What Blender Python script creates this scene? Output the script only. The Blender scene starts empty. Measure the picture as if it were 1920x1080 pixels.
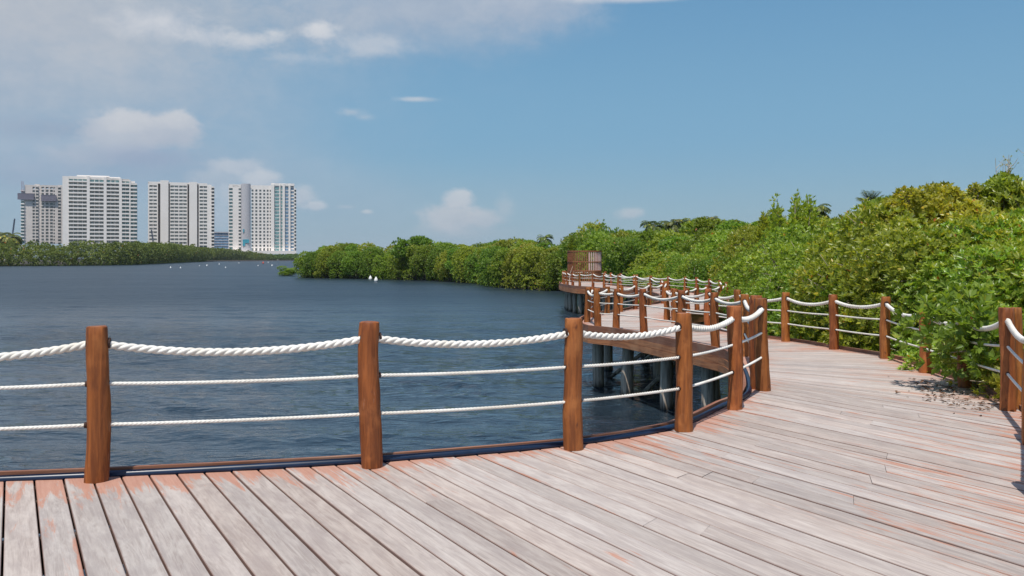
import bpy, math, random
import numpy as np
from mathutils import Vector, Matrix, noise

random.seed(7)
rng = np.random.default_rng(11)
SC = bpy.context.scene
COL = SC.collection
R = math.radians

# ------------------------------------------------------------------ camera, sun, sky, exposure
CAM_H = 1.62          # eye height above the deck (deck top is z = 0)
F = 1800.0            # focal length in photo pixels (1920 wide)
HZ = 481.0            # horizon row
cam = bpy.data.cameras.new("camera")
cam.sensor_width = 36.0
cam.lens = 36.0 * F / 1920.0
cam.shift_y = -(540.0 - HZ) / 1920.0
cam.clip_start = 0.05
cam.clip_end = 20000
co = bpy.data.objects.new("camera", cam)
COL.objects.link(co)
co.location = (0, 0, CAM_H)
co.rotation_euler = (R(90), 0, 0)
SC.camera = co

SUN_EL = R(66)
LIGHT_DIR = Vector((0.28, 0.96))            # where the light travels to, seen from above
LIGHT_DIR.normalize()
sun = bpy.data.lights.new("sun", 'SUN')
sun.energy = 4.2
sun.angle = R(0.53)
sun.color = (1.0, 0.95, 0.87)
so = bpy.data.objects.new("sun", sun)
COL.objects.link(so)
ld = Vector((LIGHT_DIR.x * math.cos(SUN_EL), LIGHT_DIR.y * math.cos(SUN_EL), -math.sin(SUN_EL)))
so.rotation_euler = ld.to_track_quat('-Z', 'Y').to_euler()

SC.view_settings.view_transform = 'Standard'
SC.view_settings.look = 'None'
SC.view_settings.exposure = 0.08
SC.view_settings.gamma = 1.0
SC.view_settings.use_curve_mapping = False
SC.cycles.max_bounces = 6
SC.cycles.transparent_max_bounces = 6
SC.cycles.caustics_reflective = False
SC.cycles.caustics_refractive = False


class NT:
    """small helper to wire shader nodes"""
    def __init__(self, tree):
        self.t = tree
        self.n = tree.nodes
        self.l = tree.links

    def new(self, typ, **kw):
        nd = self.n.new(typ)
        for k, v in kw.items():
            setattr(nd, k, v)
        return nd

    def put(self, sock, v):
        if v is None:
            return
        if isinstance(v, bpy.types.NodeSocket):
            self.l.new(v, sock)
        else:
            if hasattr(sock, 'default_value'):
                try:
                    sock.default_value = v
                except Exception:
                    sock.default_value = tuple(v) + (1.0,)

    def math(self, op, a, b=None, c=None, clamp=False):
        nd = self.new('ShaderNodeMath', operation=op)
        nd.use_clamp = clamp
        self.put(nd.inputs[0], a)
        if b is not None:
            self.put(nd.inputs[1], b)
        if c is not None:
            self.put(nd.inputs[2], c)
        return nd.outputs[0]

    def ramp(self, v, a, b, lo=0.0, hi=1.0, smooth=True):
        nd = self.new('ShaderNodeMapRange')
        nd.interpolation_type = 'SMOOTHSTEP' if smooth else 'LINEAR'
        self.put(nd.inputs['Value'], v)
        nd.inputs['From Min'].default_value = a
        nd.inputs['From Max'].default_value = b
        nd.inputs['To Min'].default_value = lo
        nd.inputs['To Max'].default_value = hi
        return nd.outputs[0]

    def mix(self, f, a, b, blend='MIX'):
        nd = self.new('ShaderNodeMix', data_type='RGBA', blend_type=blend)
        self.put(nd.inputs['Factor'], f)
        self.put(nd.inputs['A'], a)
        self.put(nd.inputs['B'], b)
        return nd.outputs['Result']

    def noise(self, vec, scale=5, detail=3, rough=.5, dist=0, dim='3D'):
        nd = self.new('ShaderNodeTexNoise', noise_dimensions=dim)
        if vec is not None:
            self.put(nd.inputs['Vector'], vec)
        nd.inputs['Scale'].default_value = scale
        nd.inputs['Detail'].default_value = detail
        nd.inputs['Roughness'].default_value = rough
        nd.inputs['Distortion'].default_value = dist
        return nd.outputs['Fac']

    def mapping(self, vec, scale=(1, 1, 1), loc=(0, 0, 0), rot=(0, 0, 0)):
        nd = self.new('ShaderNodeMapping')
        self.put(nd.inputs['Vector'], vec)
        nd.inputs['Scale'].default_value = scale
        nd.inputs['Location'].default_value = loc
        nd.inputs['Rotation'].default_value = rot
        return nd.outputs[0]

    def comb(self, x, y, z):
        nd = self.new('ShaderNodeCombineXYZ')
        for s, v in zip(nd.inputs, (x, y, z)):
            self.put(s, v)
        return nd.outputs[0]

    def sep(self, v):
        nd = self.new('ShaderNodeSeparateXYZ')
        self.put(nd.inputs[0], v)
        return nd.outputs


def c3(r, g, b):
    return (r, g, b, 1.0)


# ---- world: physical sky plus clouds placed by direction
SKY_STRENGTH = 0.10
world = bpy.data.worlds.new("World")
SC.world = world
world.use_nodes = True
wt = NT(world.node_tree)
wt.n.clear()
sky = wt.new('ShaderNodeTexSky', sky_type='NISHITA')
sky.sun_disc = False
sky.sun_elevation = SUN_EL
sky.sun_rotation = math.atan2(-LIGHT_DIR.x, -LIGHT_DIR.y)
sky.altitude = 0
sky.air_density = 1.0
sky.dust_density = 1.2
sky.ozone_density = 1.6
tc = wt.new('ShaderNodeTexCoord')
sx, sy, sz = wt.sep(tc.outputs['Generated'])
AZ = wt.math('ARCTAN2', sx, sy)
EL = wt.math('ARCSINE', sz)
k_ = 1.0 / SKY_STRENGTH
# clean tropical air: the low sky is a paler, bluer band than the sky model gives
low_ = wt.mix(wt.ramp(EL, 0.0, .13), c3(.25 * k_, .415 * k_, .52 * k_), c3(.165 * k_, .365 * k_, .55 * k_))
low_ = wt.mix(wt.ramp(EL, .12, .34), low_, c3(.108 * k_, .285 * k_, .50 * k_))
base = wt.mix(wt.ramp(EL, .35, .75, .85, 0.0), sky.outputs[0], low_)
flat = wt.comb(AZ, wt.math('MULTIPLY', EL, 1.6), 0.0)
n1 = wt.noise(flat, 11, 7, .62)
n2 = wt.noise(flat, 34, 7, .68, .3)
n3 = wt.noise(flat, 3.2, 3, .5)
nn = wt.math('ADD', wt.math('MULTIPLY', wt.math('SUBTRACT', n1, .5), 2.2), wt.math('MULTIPLY', wt.math('SUBTRACT', n2, .5), 1.5))
nlow = wt.math('MULTIPLY', wt.math('SUBTRACT', n3, .5), 2.0)


def cloud(px, py, rx, ry, alpha, col, edge=.35, namp=.35, low=0.0):
    """an elliptical cloud at the direction seen in the photo, ragged by noise"""
    global base
    az = math.atan((px - 960) / F)
    el = math.atan((HZ - py) / F * math.cos(az))
    dx = wt.math('DIVIDE', wt.math('SUBTRACT', AZ, az), rx / F)
    dy = wt.math('DIVIDE', wt.math('SUBTRACT', EL, el), ry / F)
    d = wt.math('SQRT', wt.math('ADD', wt.math('MULTIPLY', dx, dx), wt.math('MULTIPLY', dy, dy)))
    v = wt.math('ADD', wt.math('SUBTRACT', 1.0, d), wt.math('MULTIPLY', nn, namp))
    if low:
        v = wt.math('ADD', v, wt.math('MULTIPLY', nlow, low))
    a = wt.ramp(v, 0.0, edge, 0.0, alpha)
    k = 1.0 / SKY_STRENGTH
    sh = wt.ramp(wt.math('ADD', wt.math('MULTIPLY', dy, .45), wt.math('MULTIPLY', nn, .55)), -.75, .65)
    cc_ = wt.mix(sh, c3(col[0] * k * .80, col[1] * k * .845, col[2] * k * .91), c3(col[0] * k * 1.07, col[1] * k * 1.06, col[2] * k * 1.04))
    base = wt.mix(a, base, cc_)


HAZE = (.395, .47, .56)
VEIL = (.46, .495, .545)
WHT = (.60, .62, .665)
cloud(-250, 60, 1150, 430, .85, HAZE, 1.0, .10, .4)
cloud(420, 380, 900, 110, .45, (.33, .43, .54), 1.0, .1, .3)
cloud(0, -20, 600, 260, .85, (.50, .52, .565), 1.0, .25, .35)
cloud(300, 10, 560, 110, .6, VEIL, .9, .35, .4)
cloud(800, 10, 400, 130, .85, (.42, .475, .56), .9, .22, .3)
cloud(1000, -10, 170, 100, .55, (.46, .50, .58), .8, .3, .2)
cloud(1180, -6, 180, 15, .85, WHT, .8, .2)
cloud(300, 40, 130, 44, .85, WHT, 1.1, .65)
cloud(390, 68, 75, 22, .6, WHT, .9, .7)
cloud(470, 78, 60, 22, .8, (.60, .62, .66), .9, .65)
cloud(512, 64, 34, 20, .8, (.64, .655, .68), 1.0, .9)
cloud(600, 60, 44, 24, .8, (.63, .645, .68), .8, .65)
cloud(690, 85, 110, 26, .45, WHT, .9, .6)
cloud(560, 110, 90, 14, .3, WHT, .9, .6)
cloud(780, 186, 50, 7, .75, (.55, .59, .64), 1.0, .5)
cloud(660, 210, 34, 13, .7, (.53, .57, .63), 1.3, .75)
cloud(684, 220, 24, 9, .5, (.53, .57, .63), 1.3, .6)
cloud(250, 310, 330, 60, .55, (.31, .385, .51), 1.0, .3)
cloud(90, 240, 170, 30, .55, (.31, .375, .49), 1.0, .5)
cloud(40, 330, 160, 40, .5, (.32, .39, .51), 1.0, .4)
cloud(235, 250, 95, 50, .9, (.47, .51, .58), .5, .40)
cloud(320, 245, 75, 44, .9, (.47, .51, .58), .5, .40)
cloud(175, 285, 100, 34, .7, (.42, .475, .56), .7, .45)
cloud(240, 226, 55, 24, .7, (.56, .58, .62), .5, .5)
cloud(330, 226, 50, 22, .7, (.56, .58, .62), .5, .5)
cloud(270, 292, 120, 26, .75, (.33, .40, .525), .8, .35)
cloud(440, 312, 62, 20, .7, (.50, .545, .61), .7, .5)
cloud(400, 335, 80, 22, .5, (.44, .50, .575), .8, .5)
cloud(490, 338, 50, 24, .75, (.52, .56, .62), .8, .7)
cloud(455, 365, 70, 26, .65, (.48, .53, .60), .7, .5)
cloud(565, 368, 34, 30, .75, (.52, .565, .62), .6, .5)
cloud(590, 386, 30, 13, .75, (.53, .57, .625), .6, .5)
cloud(415, 405, 40, 40, .45, (.48, .53, .60), .9, .5)
cloud(858, 376, 40, 26, .8, (.54, .57, .615), .6, .75)
cloud(850, 406, 72, 32, .8, (.50, .53, .58), .7, .7)
cloud(905, 410, 50, 26, .7, (.50, .53, .58), .6, .5)
cloud(945, 392, 26, 40, .45, (.46, .52, .58), .9, .6)
cloud(870, 434, 130, 22, .5, (.43, .48, .55), 1.0, .4)
cloud(1184, 400, 34, 16, .75, (.50, .55, .60), .6, .5)
cloud(688, 397, 15, 6, .7, (.52, .56, .61), .8, .4)
cloud(648, 388, 22, 5, .35, (.5, .54, .6), .8, .4)
bg = wt.new('ShaderNodeBackground')
wt.put(bg.inputs['Color'], base)
bg.inputs['Strength'].default_value = SKY_STRENGTH
wo = wt.new('ShaderNodeOutputWorld')
wt.l.new(bg.outputs[0], wo.inputs['Surface'])


# ------------------------------------------------------------------ helpers
def G(px, py, z=0.0):
    """photo pixel of a point at height z -> ground position"""
    d = (CAM_H - z) * F / (py - HZ)
    return ((px - 960) / F * d, d)


def tag(o, label=None, cat=None, group=None, kind=None):
    if label:
        o['label'] = label
    if cat:
        o['category'] = cat
    if group:
        o['group'] = group
    if kind:
        o['kind'] = kind
    return o


def empty(name, loc=(0, 0, 0), rz=0.0):
    o = bpy.data.objects.new(name, None)
    o.empty_display_size = 0.1
    COL.objects.link(o)
    o.location = loc
    o.rotation_euler = (0, 0, rz)
    return o


def link(name, me, parent=None, loc=None):
    o = bpy.data.objects.new(name, me)
    COL.objects.link(o)
    if parent is not None:
        o.parent = parent
    if loc is not None:
        o.location = loc
    return o


class MB:
    def __init__(self):
        self.v = []
        self.f = []
        self.mi = []

    def quad_strip(self, rings, closed=True, cap=False, mi=0):
        b = len(self.v)
        n = len(rings[0])
        for r in rings:
            self.v.extend(r)
        for i in range(len(rings) - 1):
            for j in range(n if closed else n - 1):
                k = (j + 1) % n
                self.f.append((b + i * n + j, b + i * n + k, b + (i + 1) * n + k, b + (i + 1) * n + j))
                self.mi.append(mi)
        if cap:
            self.f.append(tuple(b + j for j in range(n))[::-1])
            self.mi.append(mi)
            self.f.append(tuple(b + (len(rings) - 1) * n + j for j in range(n)))
            self.mi.append(mi)

    def box(self, x0, x1, y0, y1, z0, z1, mi=0):
        b = len(self.v)
        self.v += [(x0, y0, z0), (x1, y0, z0), (x1, y1, z0), (x0, y1, z0), (x0, y0, z1), (x1, y0, z1), (x1, y1, z1), (x0, y1, z1)]
        for q in ((0, 3, 2, 1), (4, 5, 6, 7), (0, 1, 5, 4), (1, 2, 6, 5), (2, 3, 7, 6), (3, 0, 4, 7)):
            self.f.append(tuple(b + i for i in q))
            self.mi.append(mi)

    def tube(self, pts, rad, n=8, cap=True, mi=0):
        rings = []
        pts = [Vector(p) for p in pts]
        up = Vector((0, 0, 1))
        for i, p in enumerate(pts):
            t = (pts[min(i + 1, len(pts) - 1)] - pts[max(i - 1, 0)])
            if t.length < 1e-9:
                t = Vector((0, 0, 1))
            t.normalize()
            ref = up if abs(t.z) < .9 else Vector((1, 0, 0))
            a = t.cross(ref).normalized()
            b = a.cross(t).normalized()
            r = rad[i] if hasattr(rad, '__len__') else rad
            rings.append([tuple(p + (a * math.cos(2 * math.pi * j / n) + b * math.sin(2 * math.pi * j / n)) * r) for j in range(n)])
        self.quad_strip(rings, True, cap, mi)

    def lathe(self, prof, n=16, mi=0, c=(0, 0)):
        rings = [[(c[0] + r * math.cos(2 * math.pi * j / n), c[1] + r * math.sin(2 * math.pi * j / n), z) for j in range(n)] for r, z in prof]
        self.quad_strip(rings, True, True, mi)

    def mesh(self, name, mats, smooth=False):
        me = bpy.data.meshes.new(name)
        me.from_pydata(self.v, [], self.f)
        for m in (mats if isinstance(mats, (list, tuple)) else [mats]):
            me.materials.append(m)
        if any(self.mi):
            me.polygons.foreach_set('material_index', self.mi)
        if smooth:
            me.polygons.foreach_set('use_smooth', [True] * len(self.f))
        me.update()
        return me

    def build(self, name, mats, parent=None, loc=None, smooth=False):
        return link(name, self.mesh(name, mats, smooth), parent, loc)


ONES = ['', 'first', 'second', 'third', 'fourth', 'fifth', 'sixth', 'seventh', 'eighth', 'ninth', 'tenth', 'eleventh', 'twelfth', 'thirteenth',
        'fourteenth', 'fifteenth', 'sixteenth', 'seventeenth', 'eighteenth', 'nineteenth']
TENS = ['', '', 'twenty', 'thirty', 'forty', 'fifty', 'sixty', 'seventy', 'eighty', 'ninety']


def ordinal(n):
    if n < 20:
        return ONES[n]
    if n % 10 == 0:
        return TENS[n // 10][:-1] + 'ieth'
    return TENS[n // 10] + '-' + ONES[n % 10]


# ------------------------------------------------------------------ materials
def mat(name):
    m = bpy.data.materials.new(name)
    m.use_nodes = True
    t = NT(m.node_tree)
    p = t.n.get('Principled BSDF')
    return m, t, p


def plain(name, col, rough=.6, var=.12, scale=3.0, spec=.5, metal=0.0):
    m, t, p = mat(name)
    tcn = t.new('ShaderNodeTexCoord')
    nz = t.noise(tcn.outputs['Object'], scale, 4, .6)
    f = t.ramp(nz, .25, .75, 1 - var, 1 + var, False)
    cc = t.mix(1.0, c3(*col), t.comb(f, f, f), 'MULTIPLY')
    t.put(p.inputs['Base Color'], cc)
    p.inputs['Roughness'].default_value = rough
    p.inputs['Specular IOR Level'].default_value = spec
    p.inputs['Metallic'].default_value = metal
    return m


def bump(t, p, h, strength=.3, dist=.01):
    b = t.new('ShaderNodeBump')
    b.inputs['Strength'].default_value = strength
    b.inputs['Distance'].default_value = dist
    t.put(b.inputs['Height'], h)
    t.l.new(b.outputs[0], p.inputs['Normal'])


# varnished log
M_LOG, t, p = mat('varnished_log')
tcn = t.new('ShaderNodeTexCoord')
oi = t.new('ShaderNodeObjectInfo')
ov = t.new('ShaderNodeVectorMath', operation='ADD')
t.put(ov.inputs[0], tcn.outputs['Object'])
t.put(ov.inputs[1], t.comb(t.math('MULTIPLY', oi.outputs['Random'], 31.0), t.math('MULTIPLY', oi.outputs['Random'], 17.0), 0.0))
v = ov.outputs[0]
streak = t.noise(t.mapping(v, (26, 26, 2.2)), 1.0, 6, .65, .6)
blot = t.noise(t.mapping(v, (6, 6, 4)), 1.0, 4, .6)
knots = t.noise(t.mapping(v, (14, 14, 7)), 1.0, 2, .5)
cc = t.mix(t.ramp(streak, .3, .72), c3(.175, .055, .013), c3(.40, .138, .029))
cc = t.mix(t.ramp(blot, .5, .72, 0, .55), cc, c3(.50, .20, .055))
cc = t.mix(t.ramp(knots, .66, .74, 0, .8), cc, c3(.10, .03, .012))
cc = t.mix(t.ramp(t.noise(t.mapping(v, (60, 60, 9)), 1.0, 3, .5), .68, .78, 0, .45), cc, c3(.62, .42, .26))
rnd = t.ramp(oi.outputs['Random'], 0, 1, .78, 1.15, False)
cc = t.mix(1.0, cc, t.comb(rnd, t.math('MULTIPLY', rnd, t.ramp(t.math('FRACT', t.math('MULTIPLY', oi.outputs['Random'], 7.3)), 0, 1, .82, 1.05, False)), rnd), 'MULTIPLY')
t.put(p.inputs['Base Color'], cc)
t.put(p.inputs['Roughness'], t.ramp(blot, .3, .7, .42, .65))
p.inputs['Specular IOR Level'].default_value = .4
bump(t, p, t.math('ADD', streak, t.math('MULTIPLY', knots, .6)), .55, .012)

# sawn red-brown timber of the fascia and kerb
def timber(name, a, b, worn):
    m, t, p = mat(name)
    tcn = t.new('ShaderNodeTexCoord')
    v = tcn.outputs['Object']
    g = t.noise(t.mapping(v, (1.4, 1.4, 30)), 1.0, 6, .65, .3)
    bl = t.noise(v, 1.3, 4, .6)
    cc = t.mix(t.ramp(g, .3, .7), c3(*a), c3(*b))
    cc = t.mix(t.ramp(bl, .45, .72, 0, .6), cc, c3(*worn))
    t.put(p.inputs['Base Color'], cc)
    p.inputs['Roughness'].default_value = .65
    bump(t, p, g, .4, .01)
    return m


M_FASC = timber('red_brown_timber', (.22, .08, .036), (.50, .21, .09), (.55, .29, .15))
M_KERB = timber('kerb_timber', (.17, .065, .035), (.30, .13, .075), (.34, .21, .15))
M_JOIST = timber('dark_timber', (.06, .035, .025), (.12, .07, .05), (.15, .10, .07))

# weathered planks; uv = metres along / across, colour attribute = (random, edge closeness, random)
M_PLANK, t, p = mat('weathered_planks')
uvn = t.new('ShaderNodeUVMap')
uvn.uv_map = 'UVMap'
at = t.new('ShaderNodeAttribute')
at.attribute_name = 'pv'
ar, ag, ab = t.sep(at.outputs['Color'])
u, w, _ = t.sep(uvn.outputs[0])
off = t.math('MULTIPLY', ar, 90.0)
vv = t.comb(t.math('ADD', t.math('MULTIPLY', u, 1.6), off), t.math('MULTIPLY', w, 34.0), t.math('MULTIPLY', ab, 40.0))
grain = t.noise(vv, 1.0, 7, .68, .9)
ringv = t.comb(t.math('ADD', t.math('MULTIPLY', u, .55), off), t.math('MULTIPLY', w, 7.0), t.math('MULTIPLY', ab, 13.0))
ringn = t.noise(ringv, 1.0, 3, .5, .4)
rings = t.math('SINE', t.math('MULTIPLY', ringn, 95.0))
blv = t.comb(t.math('ADD', t.math('MULTIPLY', u, 1.0), off), t.math('MULTIPLY', w, 4.0), ab)
bl = t.noise(blv, 2.0, 6, .68)
cc = t.mix(t.ramp(grain, .25, .75, .12, .88), c3(.33, .285, .265), c3(.58, .525, .495))
cc = t.mix(t.ramp(t.noise(t.comb(t.math('ADD', t.math('MULTIPLY', u, 2.2), off), t.math('MULTIPLY', w, 9.0), t.math('MULTIPLY', ab, 21.0)), 1.0, 5, .6, 1.2), .42, .62, 0, .5), cc, c3(.62, .58, .55))
cc = t.mix(t.ramp(rings, -.2, 1.0, 0, .28), cc, c3(.60, .555, .52))
cc = t.mix(t.ramp(bl, .42, .66, 0, .6), cc, c3(.375, .33, .32))
cc = t.mix(t.ramp(t.noise(blv, 4.5, 5, .6), .58, .72, 0, .55), cc, c3(.60, .55, .52))
pb = t.ramp(ab, 0, 1, .76, 1.0, False)
cc = t.mix(1.0, cc, t.comb(pb, t.math('MULTIPLY', pb, t.ramp(ar, 0, 1, .935, .99, False)), t.math('MULTIPLY', pb, t.ramp(ar, 0, 1, .89, .98, False))), 'MULTIPLY')
# old red stain left near the plank ends, along some plank sides and in odd streaks
stn = t.noise(t.comb(t.math('ADD', t.math('MULTIPLY', u, 1.3), off), t.math('MULTIPLY', w, 11.0), t.math('MULTIPLY', ar, 9.0)), 1.0, 6, .7, .5)
side = t.math('ABSOLUTE', t.math('SUBTRACT', t.math('MULTIPLY', t.math('FRACT', t.math('DIVIDE', w, 0.1895)), 2.0), 1.0))
pick = t.ramp(t.math('FRACT', t.math('MULTIPLY', ar, 13.7)), .45, 1.0)
big = t.noise(t.new('ShaderNodeTexCoord').outputs['Object'], .55, 3, .5)
sm = t.math('ADD', t.math('MULTIPLY', ag, .78), t.math('MULTIPLY', t.math('SUBTRACT', stn, .5), 2.3))
sm = t.math('ADD', sm, t.math('MULTIPLY', t.math('POWER', side, 5.0), t.math('MULTIPLY', pick, .34)))
sm = t.math('ADD', sm, t.math('MULTIPLY', t.math('SUBTRACT', big, .5), 1.3))
sm = t.math('ADD', sm, t.math('MULTIPLY', pick, .10))
stain = t.ramp(sm, .42, .66, 0, .72)
cc = t.mix(stain, cc, t.mix(grain, c3(.36, .125, .07), c3(.56, .27, .17)))
# red-brown tone painted on board sides and edges so the gaps look shaded
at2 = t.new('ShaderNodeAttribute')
at2.attribute_name = 'gap_shade'
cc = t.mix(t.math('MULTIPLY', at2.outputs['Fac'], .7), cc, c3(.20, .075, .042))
# dark mildew spots
cc = t.mix(t.ramp(t.noise(blv, 9.0, 4, .7), .66, .78, 0, .55), cc, c3(.20, .175, .16))
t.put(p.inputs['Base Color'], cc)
p.inputs['Roughness'].default_value = .72
p.inputs['Specular IOR Level'].default_value = .3
bump(t, p, t.math('ADD', grain, t.math('MULTIPLY', rings, .12)), .5, .004)

# rope
M_ROPE, t, p = mat('white_rope')
tcn = t.new('ShaderNodeTexCoord')
n_ = t.noise(tcn.outputs['Object'], 180, 3, .6)
n2_ = t.noise(tcn.outputs['Object'], 2.5, 4, .6)
cc = t.mix(t.ramp(n2_, .4, .7), c3(.80, .78, .73), c3(.66, .62, .55))
cc = t.mix(t.ramp(n_, .45, .8, 0, .3), cc, c3(.5, .47, .42))
t.put(p.inputs['Base Color'], cc)
p.inputs['Roughness'].default_value = .75
bump(t, p, n_, .35, .003)

M_HOLE = plain('dark_hole', (.035, .012, .008), .8)
M_PIPE = plain('navy_hose', (.006, .020, .055), .35, .35, 6.0)

# grey pile wood
M_PILE, t, p = mat('grey_pile')
tcn = t.new('ShaderNodeTexCoord')
v = tcn.outputs['Object']
g = t.noise(t.mapping(v, (22, 22, 1.6)), 1.0, 5, .6)
zz = t.sep(v)[2]
cc = t.mix(t.ramp(g, .3, .7), c3(.26, .20, .155), c3(.62, .52, .42))
wet = t.ramp(t.math('ADD', zz, t.math('MULTIPLY', g, .22)), -1.42, -1.18, 1, 0)
cc = t.mix(wet, cc, c3(.028, .022, .016))
t.put(p.inputs['Base Color'], cc)
p.inputs['Roughness'].default_value = .8
bump(t, p, g, .5, .02)

# water
M_WATER, t, p = mat('lagoon_water')
tcn = t.new('ShaderNodeTexCoord')
v = tcn.outputs['Object']
dist = t.new('ShaderNodeCameraData')
wa = t.noise(t.mapping(v, (.9, 2.0, 1), rot=(0, 0, R(12))), 1.0, 3, .55, .6)
wb = t.noise(t.mapping(v, (3.0, 6.2, 1), rot=(0, 0, R(-9))), 1.0, 4, .6, .8)
wc = t.noise(t.mapping(v, (.14, .30, 1), rot=(0, 0, R(20))), 1.0, 2, .5)
gust = t.noise(t.mapping(v, (.03, .10, 1), rot=(0, 0, R(6))), 1.0, 4, .6)
hh = t.math('ADD', t.math('MULTIPLY', wa, .55), t.math('MULTIPLY', wb, .16))
hh = t.math('ADD', t.math('MULTIPLY', hh, t.ramp(gust, .3, .7, .75, 1.25)), t.math('MULTIPLY', wc, .5))
rn = t.noise(t.mapping(v, (1.1, 3.0, 1), rot=(0, 0, R(5))), 1.0, 3, .5, .5)
ridge = t.math('SUBTRACT', 1.0, t.math('ABSOLUTE', t.math('MULTIPLY', t.math('SUBTRACT', rn, .5), 4.0)), clamp=True)
hh = t.math('ADD', hh, t.math('MULTIPLY', t.math('POWER', ridge, 3.0), t.ramp(gust, .35, .65, .03, .15)))
shal = t.noise(t.mapping(v, (.05, .16, 1)), 1.0, 3, .5)
t.put(p.inputs['Base Color'], t.mix(t.ramp(shal, .35, .7), c3(.012, .023, .035), c3(.020, .033, .047)))
wy = t.sep(v)[1]
t.put(p.inputs['Roughness'], t.ramp(wy, 14, 80, .05, .34))
p.inputs['IOR'].default_value = 1.333
bump(t, p, hh, 1.0, .13)

M_MUD = plain('dark_mud', (.045, .035, .022), .9, .4, 1.5)


def leaf_mat(name, dark, light, yellow=.03, gloss=.36, tr=.45):
    m, t, p = mat(name)
    at = t.new('ShaderNodeAttribute')
    at.attribute_name = 'lv'
    r_, g_, b_ = t.sep(at.outputs['Color'])
    oi = t.new('ShaderNodeObjectInfo')
    cc = t.mix(t.math('ADD', t.math('MULTIPLY', r_, .7), t.math('MULTIPLY', g_, .3)), c3(*dark), c3(*light))
    cc = t.mix(t.ramp(b_, 1 - yellow, 1 - yellow + .005, 0, 1), cc, c3(.44, .42, .06))
    cc = t.mix(t.ramp(b_, .9965, .998, 0, 1), cc, c3(.45, .14, .04))
    k = t.ramp(oi.outputs['Random'], 0, 1, .82, 1.18, False)
    k2 = t.ramp(t.math('FRACT', t.math('MULTIPLY', oi.outputs['Random'], 5.7)), 0, 1, .80, 1.30, False)
    cc = t.mix(1.0, cc, t.comb(t.math('MULTIPLY', k, k2), k, t.math('MULTIPLY', k, .9)), 'MULTIPLY')
    t.put(p.inputs['Base Color'], cc)
    p.inputs['Roughness'].default_value = gloss
    p.inputs['Specular IOR Level'].default_value = .55
    trn = t.new('ShaderNodeBsdfTranslucent')
    t.put(trn.inputs['Color'], t.mix(1.0, cc, c3(1.5, 1.5, .6), 'MULTIPLY'))
    ms = t.new('ShaderNodeMixShader')
    ms.inputs[0].default_value = tr
    out = t.n.get('Material Output')
    t.l.new(p.outputs[0], ms.inputs[1])
    t.l.new(trn.outputs[0], ms.inputs[2])
    t.l.new(ms.outputs[0], out.inputs['Surface'])
    return m


M_LEAF = leaf_mat('mangrove_leaves', (.14, .22, .030), (.375, .465, .085), .04)
M_LEAFY = leaf_mat('yellowish_leaves', (.175, .25, .035), (.42, .49, .09), .05)
M_LEAFF = leaf_mat('far_leaves', (.11, .185, .026), (.30, .385, .062), .01, .5, .45)
M_BANK = leaf_mat('bank_leaves', (.035, .075, .014), (.17, .24, .04), .008, .6, .3)
M_PALM = leaf_mat('palm_leaves', (.06, .10, .02), (.17, .21, .05), .05, .5, .3)
M_BARK = plain('grey_bark', (.20, .17, .14), .85, .35, 8.0)
M_DRY = plain('dry_twigs', (.42, .35, .27), .85, .3, 8.0)


# ------------------------------------------------------------------ layout of the railings
def node(px, py, top):
    X, d = G(px, py)
    return (X, d, CAM_H - (top - HZ) * d / F)


def nodeh(X, d, top):
    return (X, d, CAM_H - (top - HZ) * d / F)


RAIL_A = [(-6.9, 6.15, 1.1), (-4.95, 6.55, 1.1), node(178, 903, 613), node(694, 875, 605), node(1077, 842, 598), node(1284, 808, 588),
          node(1377, 767, 575), node(1430, 732, 560)]
RAIL_B = [node(1418, 729, 555), node(1396, 668, 552.6), node(1340, 651, 549), node(1277, 639, 545), node(1206, 625, 542), node(1156, 617, 542),
          node(1120, 614, 541), node(1102, 604.4, 538.6), node(1111, 595, 538), node(1139, 587.5, 537.5), node(1164, 584.5, 537), node(1191, 579.7, 531),
          node(1217.5, 572, 531), node(1242, 569, 530), nodeh(5.65, 35.2, 529), nodeh(6.1, 38.0, 527), nodeh(6.4, 41.0, 524), nodeh(6.3, 43.6, 519),
          nodeh(5.9, 45.6, 515), nodeh(5.2, 47.0, 514.7), nodeh(4.67, 48.6, 513.5), nodeh(4.25, 50.3, 511), nodeh(3.64, 51.4, 512), nodeh(3.35, 53.0, 511.5),
          nodeh(3.17, 54.8, 509.5), nodeh(3.08, 56.3, 509), nodeh(3.10, 58.4, 508.5), nodeh(3.25, 60.4, 508)]
RAIL_C = [(3.3, .2, 1.0), (3.22, 2.3, 1.0), (3.25, 4.4, 1.0), (3.52, 6.42, 1.0), (4.50, 8.28, 1.0), node(1888, 770, 578), (5.62, 11.9, .91), (5.76, 13.4, .92),
          node(1660, 672, 557), node(1563, 655, 553), node(1473, 640, 549), nodeh(4.63, 19.7, 544), nodeh(4.37, 21.4, 542), nodeh(3.95, 23.3, 542),
          nodeh(3.96, 24.6, 540), nodeh(4.42, 26.3, 541), nodeh(5.12, 28.0, 541), nodeh(5.52, 28.7, 536), nodeh(5.98, 29.5, 534.6), nodeh(6.7, 31.0, 534),
          nodeh(7.19, 32.6, 533), nodeh(7.8, 35.0, 529), nodeh(8.15, 37.6, 526), nodeh(8.2, 39.8, 523), nodeh(8.05, 41.8, 520), nodeh(7.9, 43.8, 518.7),
          nodeh(7.55, 46.3, 518.3), nodeh(7.0, 48.4, 517), nodeh(6.4, 50.2, 515), nodeh(5.9, 52.0, 512.5), nodeh(5.55, 53.7, 511.5), nodeh(5.4, 55.8, 511),
          nodeh(5.6, 58.0, 510), nodeh(5.85, 60.2, 509), nodeh(5.55, 62.2, 508), nodeh(4.7, 63.0, 508), nodeh(3.9, 62.8, 508), nodeh(3.45, 61.9, 508)]


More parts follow.
